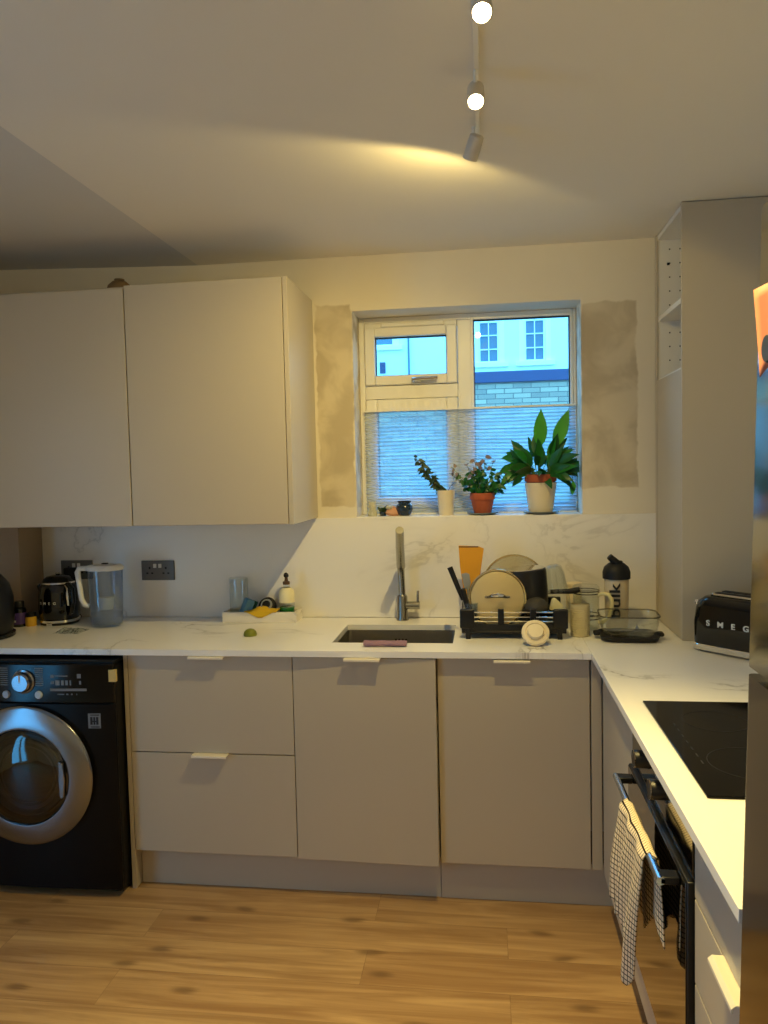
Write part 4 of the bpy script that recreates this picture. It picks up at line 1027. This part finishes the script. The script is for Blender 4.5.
def stalk(bsm, bml, az, el, L1, L2, wd, droop=.6, b0=.02):
    d = Vector((math.cos(az)*math.cos(el), math.sin(az)*math.cos(el)*.45, math.sin(el)))
    b = Vector((math.cos(az)*b0, math.sin(az)*b0*.6, .150)); mid = b+d*L1*.6+Vector((0, 0, .012)); e = b+d*L1
    add_tube(bsm, [b, mid, e], [.0025, .002, .0015], 6)
    leaf(bml, e, d, L2, wd, droop, roll=rn.uniform(-.8, .8))
for k in range(50):
    az = rn.uniform(0, 2*PI); el = rn.uniform(.25, 1.35)
    stalk(bs, bm if k % 3 else bmid, az, el, rn.uniform(.04, .10), rn.uniform(.08, .115), rn.uniform(.036, .05), rn.uniform(.4, 1.2), .03)
for k in range(16):
    az = rn.uniform(0, 2*PI); el = rn.uniform(-.05, .5)
    stalk(bs, bm, az, el, rn.uniform(.03, .07), rn.uniform(.07, .10), rn.uniform(.026, .034), rn.uniform(.6, 1.8), .045)
for (x_, z_, dx, L_, wd) in ((-.002, .150, .04, .160, .058), (.062, .150, .36, .165, .058)):
    e = Vector((x_, -.01, z_+.135)); add_tube(bs, [(x_*.3, 0, .150), (x_*.7, 0, .21), e], [.003, .0025, .002], 6)
    side_d = Vector((dx, -.02, 1)); leaf(bb, e, side_d, L_, wd, .05, .12, 8)
for (az, el, L1, L2) in ((PI*.97, .42, .10, .13), (PI*1.02, .16, .09, .13), (.25, .55, .10, .13), (.1, .2, .10, .12), (PI*.9, .75, .10, .12)):
    stalk(bs, bmid, az, el, L1, L2, .042, 1.1, .03)
clampy(bm); clampy(bmid); clampy(bs)
obj('leaves', bmid, 'leaf_mid', pl_, ang=180, label='mid green leaves')
obj('leaves', bm, 'leaf_dark', pl_, ang=180); obj('upright_leaves', bb, 'leaf_bright', pl_, ang=180, label='two bright green upright leaves')
obj('stems', bs, 'stem_green', pl_)
bm = bmesh.new(); add_tube(bm, [(.045, -.01, .158), (.09, -.02, .175), (.128, -.02, .165), (.134, -.02, .135)], .0015, 6)
f_ = obj('flower_stalk', bm, 'stem_green', pl_); bm = bmesh.new(); leaf(bm, (.134, -.02, .136), (-.1, -.1, -1), .060, .026, .0, .4)
obj('spathe', bm, 'leaf_bright', f_, ang=180, label='drooping pale green bloom')
# bushy plant
p2 = thing('potted_bushy_plant', 'small bushy plant with mauve tips in a terracotta pot, between two other plants', 'houseplant', (-.362, LY, SILL), group='plants on the window ledge')
obj('saucer', lathe([(0, 0), (.050, 0), (.066, .007), (.067, .010), (.050, .005), (0, .004)], 36), 'grey_ceramic', p2)
obj('pot', xf(lathe(pot_prof(.036, .054, .088, .004, .028), 36), T(0, 0, .006)), 'terracotta', p2)
obj('soil', lathe([(0, .078), (.042, .077), (.042, .072), (0, .072)], 28), 'soil', p2)
bm = bmesh.new(); bs = bmesh.new(); bf = bmesh.new()
for k in range(26):
    az = rn.uniform(0, 2*PI); el = rn.uniform(.45, 1.5); L = rn.uniform(.07, .175)
    d = Vector((math.cos(az)*math.cos(el), math.sin(az)*math.cos(el)*.6, math.sin(el))); b = Vector((d.x*.03, d.y*.03, .076)); e = b+d*L
    add_tube(bs, [b, (b+e)/2+Vector((0, 0, .006)), e], [.0016, .0013, .001], 5)
    for i in range(9):
        t_ = .25+.75*i/8; p = b.lerp(e, t_); a2 = rn.uniform(0, 2*PI)
        leaf(bf if (L > .135 and i > 5 and el > .7) else bm, p, (math.cos(a2), math.sin(a2)*.7, rn.uniform(-.2, .6)), rn.uniform(.022, .034), rn.uniform(.018, .026), .6, .2, 3)
clampy(bm); clampy(bf)
obj('leaves', bm, 'leaf_dark', p2, ang=180); obj('stems', bs, 'stem_green', p2); obj('flower_tips', bf, 'leaf_dry', p2, ang=180, label='mauve grey flower tips')
# leaning sparse plant
p1 = thing('potted_leaning_plant', 'sparse plant leaning left out of a small cream pot', 'houseplant', (-.519, LY, SILL), group='plants on the window ledge')
obj('pot', lathe(pot_prof(.030, .040, .108), 32), 'cream_ceramic', p1)
obj('soil', lathe([(0, .094), (.033, .093), (.033, .088), (0, .088)], 28), 'soil', p1)
bm = bmesh.new(); bs = bmesh.new()
for (ex, ez, ey) in ((-.128, .252, -.01), (-.112, .225, .01), (-.085, .185, -.012), (-.06, .16, .0)):
    b = Vector((-.004, 0, .092)); e = Vector((ex, ey, ez)); m_ = b.lerp(e, .5)+Vector((-.004, 0, -.006))
    add_tube(bs, [b, m_, e], [.0022, .0018, .001], 6)
    for i in range(22):
        t_ = .15+.85*i/21; p = b.lerp(e, t_); a2 = rn.uniform(0, 2*PI)
        leaf(bm, p, (math.cos(a2), math.sin(a2)*.6, rn.uniform(-.4, .7)), rn.uniform(.022, .038), rn.uniform(.011, .018), .6, .2, 4)
add_tube(bs, [(.004, 0, .092), (.02, 0, .125), (.042, 0, .142)], [.0015, .001, .0008], 5)
obj('leaves', bm, 'leaf_olive', p1, ang=180); obj('stems', bs, 'stem_brown', p1)
# trinkets
tk = thing('figurine', 'little pale patterned figurine at the left end of the window ledge', 'ornament', (-.842, .058, SILL))
obj('figure_body', lathe([(0, 0), (.020, 0), (.021, .012), (.016, .028), (.018, .040), (.015, .054), (.008, .062), (0, .064)], 20), 'shell_pattern', tk)
obj('figure_ears', B((-.016, -.010, -.003, .003, .055, .066), (.010, .016, -.003, .003, .055, .066)), 'shell_pattern', tk, .001)
tk = thing('succulent', 'tiny dark green succulent between the figurine and the peach shell', 'plant', (-.797, .064, SILL))
bm = bmesh.new()
for k in range(22):
    a2 = rn.uniform(0, 2*PI); leaf(bm, (rn.uniform(-.006, .006), rn.uniform(-.006, .006), .014), (math.cos(a2), math.sin(a2), rn.uniform(.5, 2.2)), rn.uniform(.026, .044), .010, .2, .4, 3)
obj('leaves', bm, 'leaf_olive', tk, ang=180); obj('pot', lathe([(0, 0), (.014, 0), (.017, .018), (0, .018)], 20), 'navy_glaze', tk)
tk = thing('seashell', 'peach seashell with a mottled back beside the blue pot', 'shell', (-.755, .050, SILL), (0, 0, .4))
obj('shell_body', xf(lathe([(0, 0), (.022, .001), (.030, .010), (.026, .024), (.014, .036), (.004, .044), (0, .045)], 20, sx=1.05, sy=.7), roty(.15)), 'shell_peach', tk)
obj('shell_lip', xf(lathe([(.012, .034), (.018, .040), (.012, .048), (.0, .050)], 16), T(-.012, 0, -.004)), 'shell_pattern', tk)
tk = thing('small_blue_pot', 'small round navy glazed pot left of the leaning plant', 'pot', (-.702, .062, SILL))
obj('pot_body', lathe([(0, 0), (.022, 0), (.034, .014), (.038, .030), (.034, .046), (.026, .053), (.027, .060), (.024, .060), (.022, .052), (.030, .044), (.033, .030), (.0, .008)], 36), 'navy_glaze', tk)
obj('rim', lathe([(.0235, .0605), (.0295, .0605), (.030, .065), (.024, .065)], 36), 'matt_black', tk)

# pleated blind across the lower half of the window
bl = thing('pleated_blind', 'sheer pleated blind covering the lower half of the kitchen window', 'blind', (0, .142, SILL+.004))
bm = bmesh.new(); npl = 30; hgt = 1.834-SILL-.02; rows = []
for i in range(npl*2+1):
    z_ = hgt*i/(npl*2); y_ = .0065 if i % 2 else -.0065
    row = []
    for j in range(25):
        s_ = j/24; sag = .0
        row.append(bm.verts.new((WX0+.022+(WX1-WX0-.030)*s_, y_, z_+.004*math.sin(s_*8+i*.12)*(z_/hgt)*(1-z_/hgt)*4)))
    rows.append(row)
for a, b in zip(rows, rows[1:]):
    for j in range(24): bm.faces.new((a[j], a[j+1], b[j+1], b[j]))
obj('pleated_fabric', bm, 'sheer_pleat', bl, smooth=False)
obj('top_rail', B((WX0+.02, WX1-.006, -.008, .008, hgt, hgt+.008)), 'window_white', bl, .001)
obj('bottom_rail', B((WX0+.02, WX1-.006, -.008, .008, -.003, .002)), 'window_white', bl)
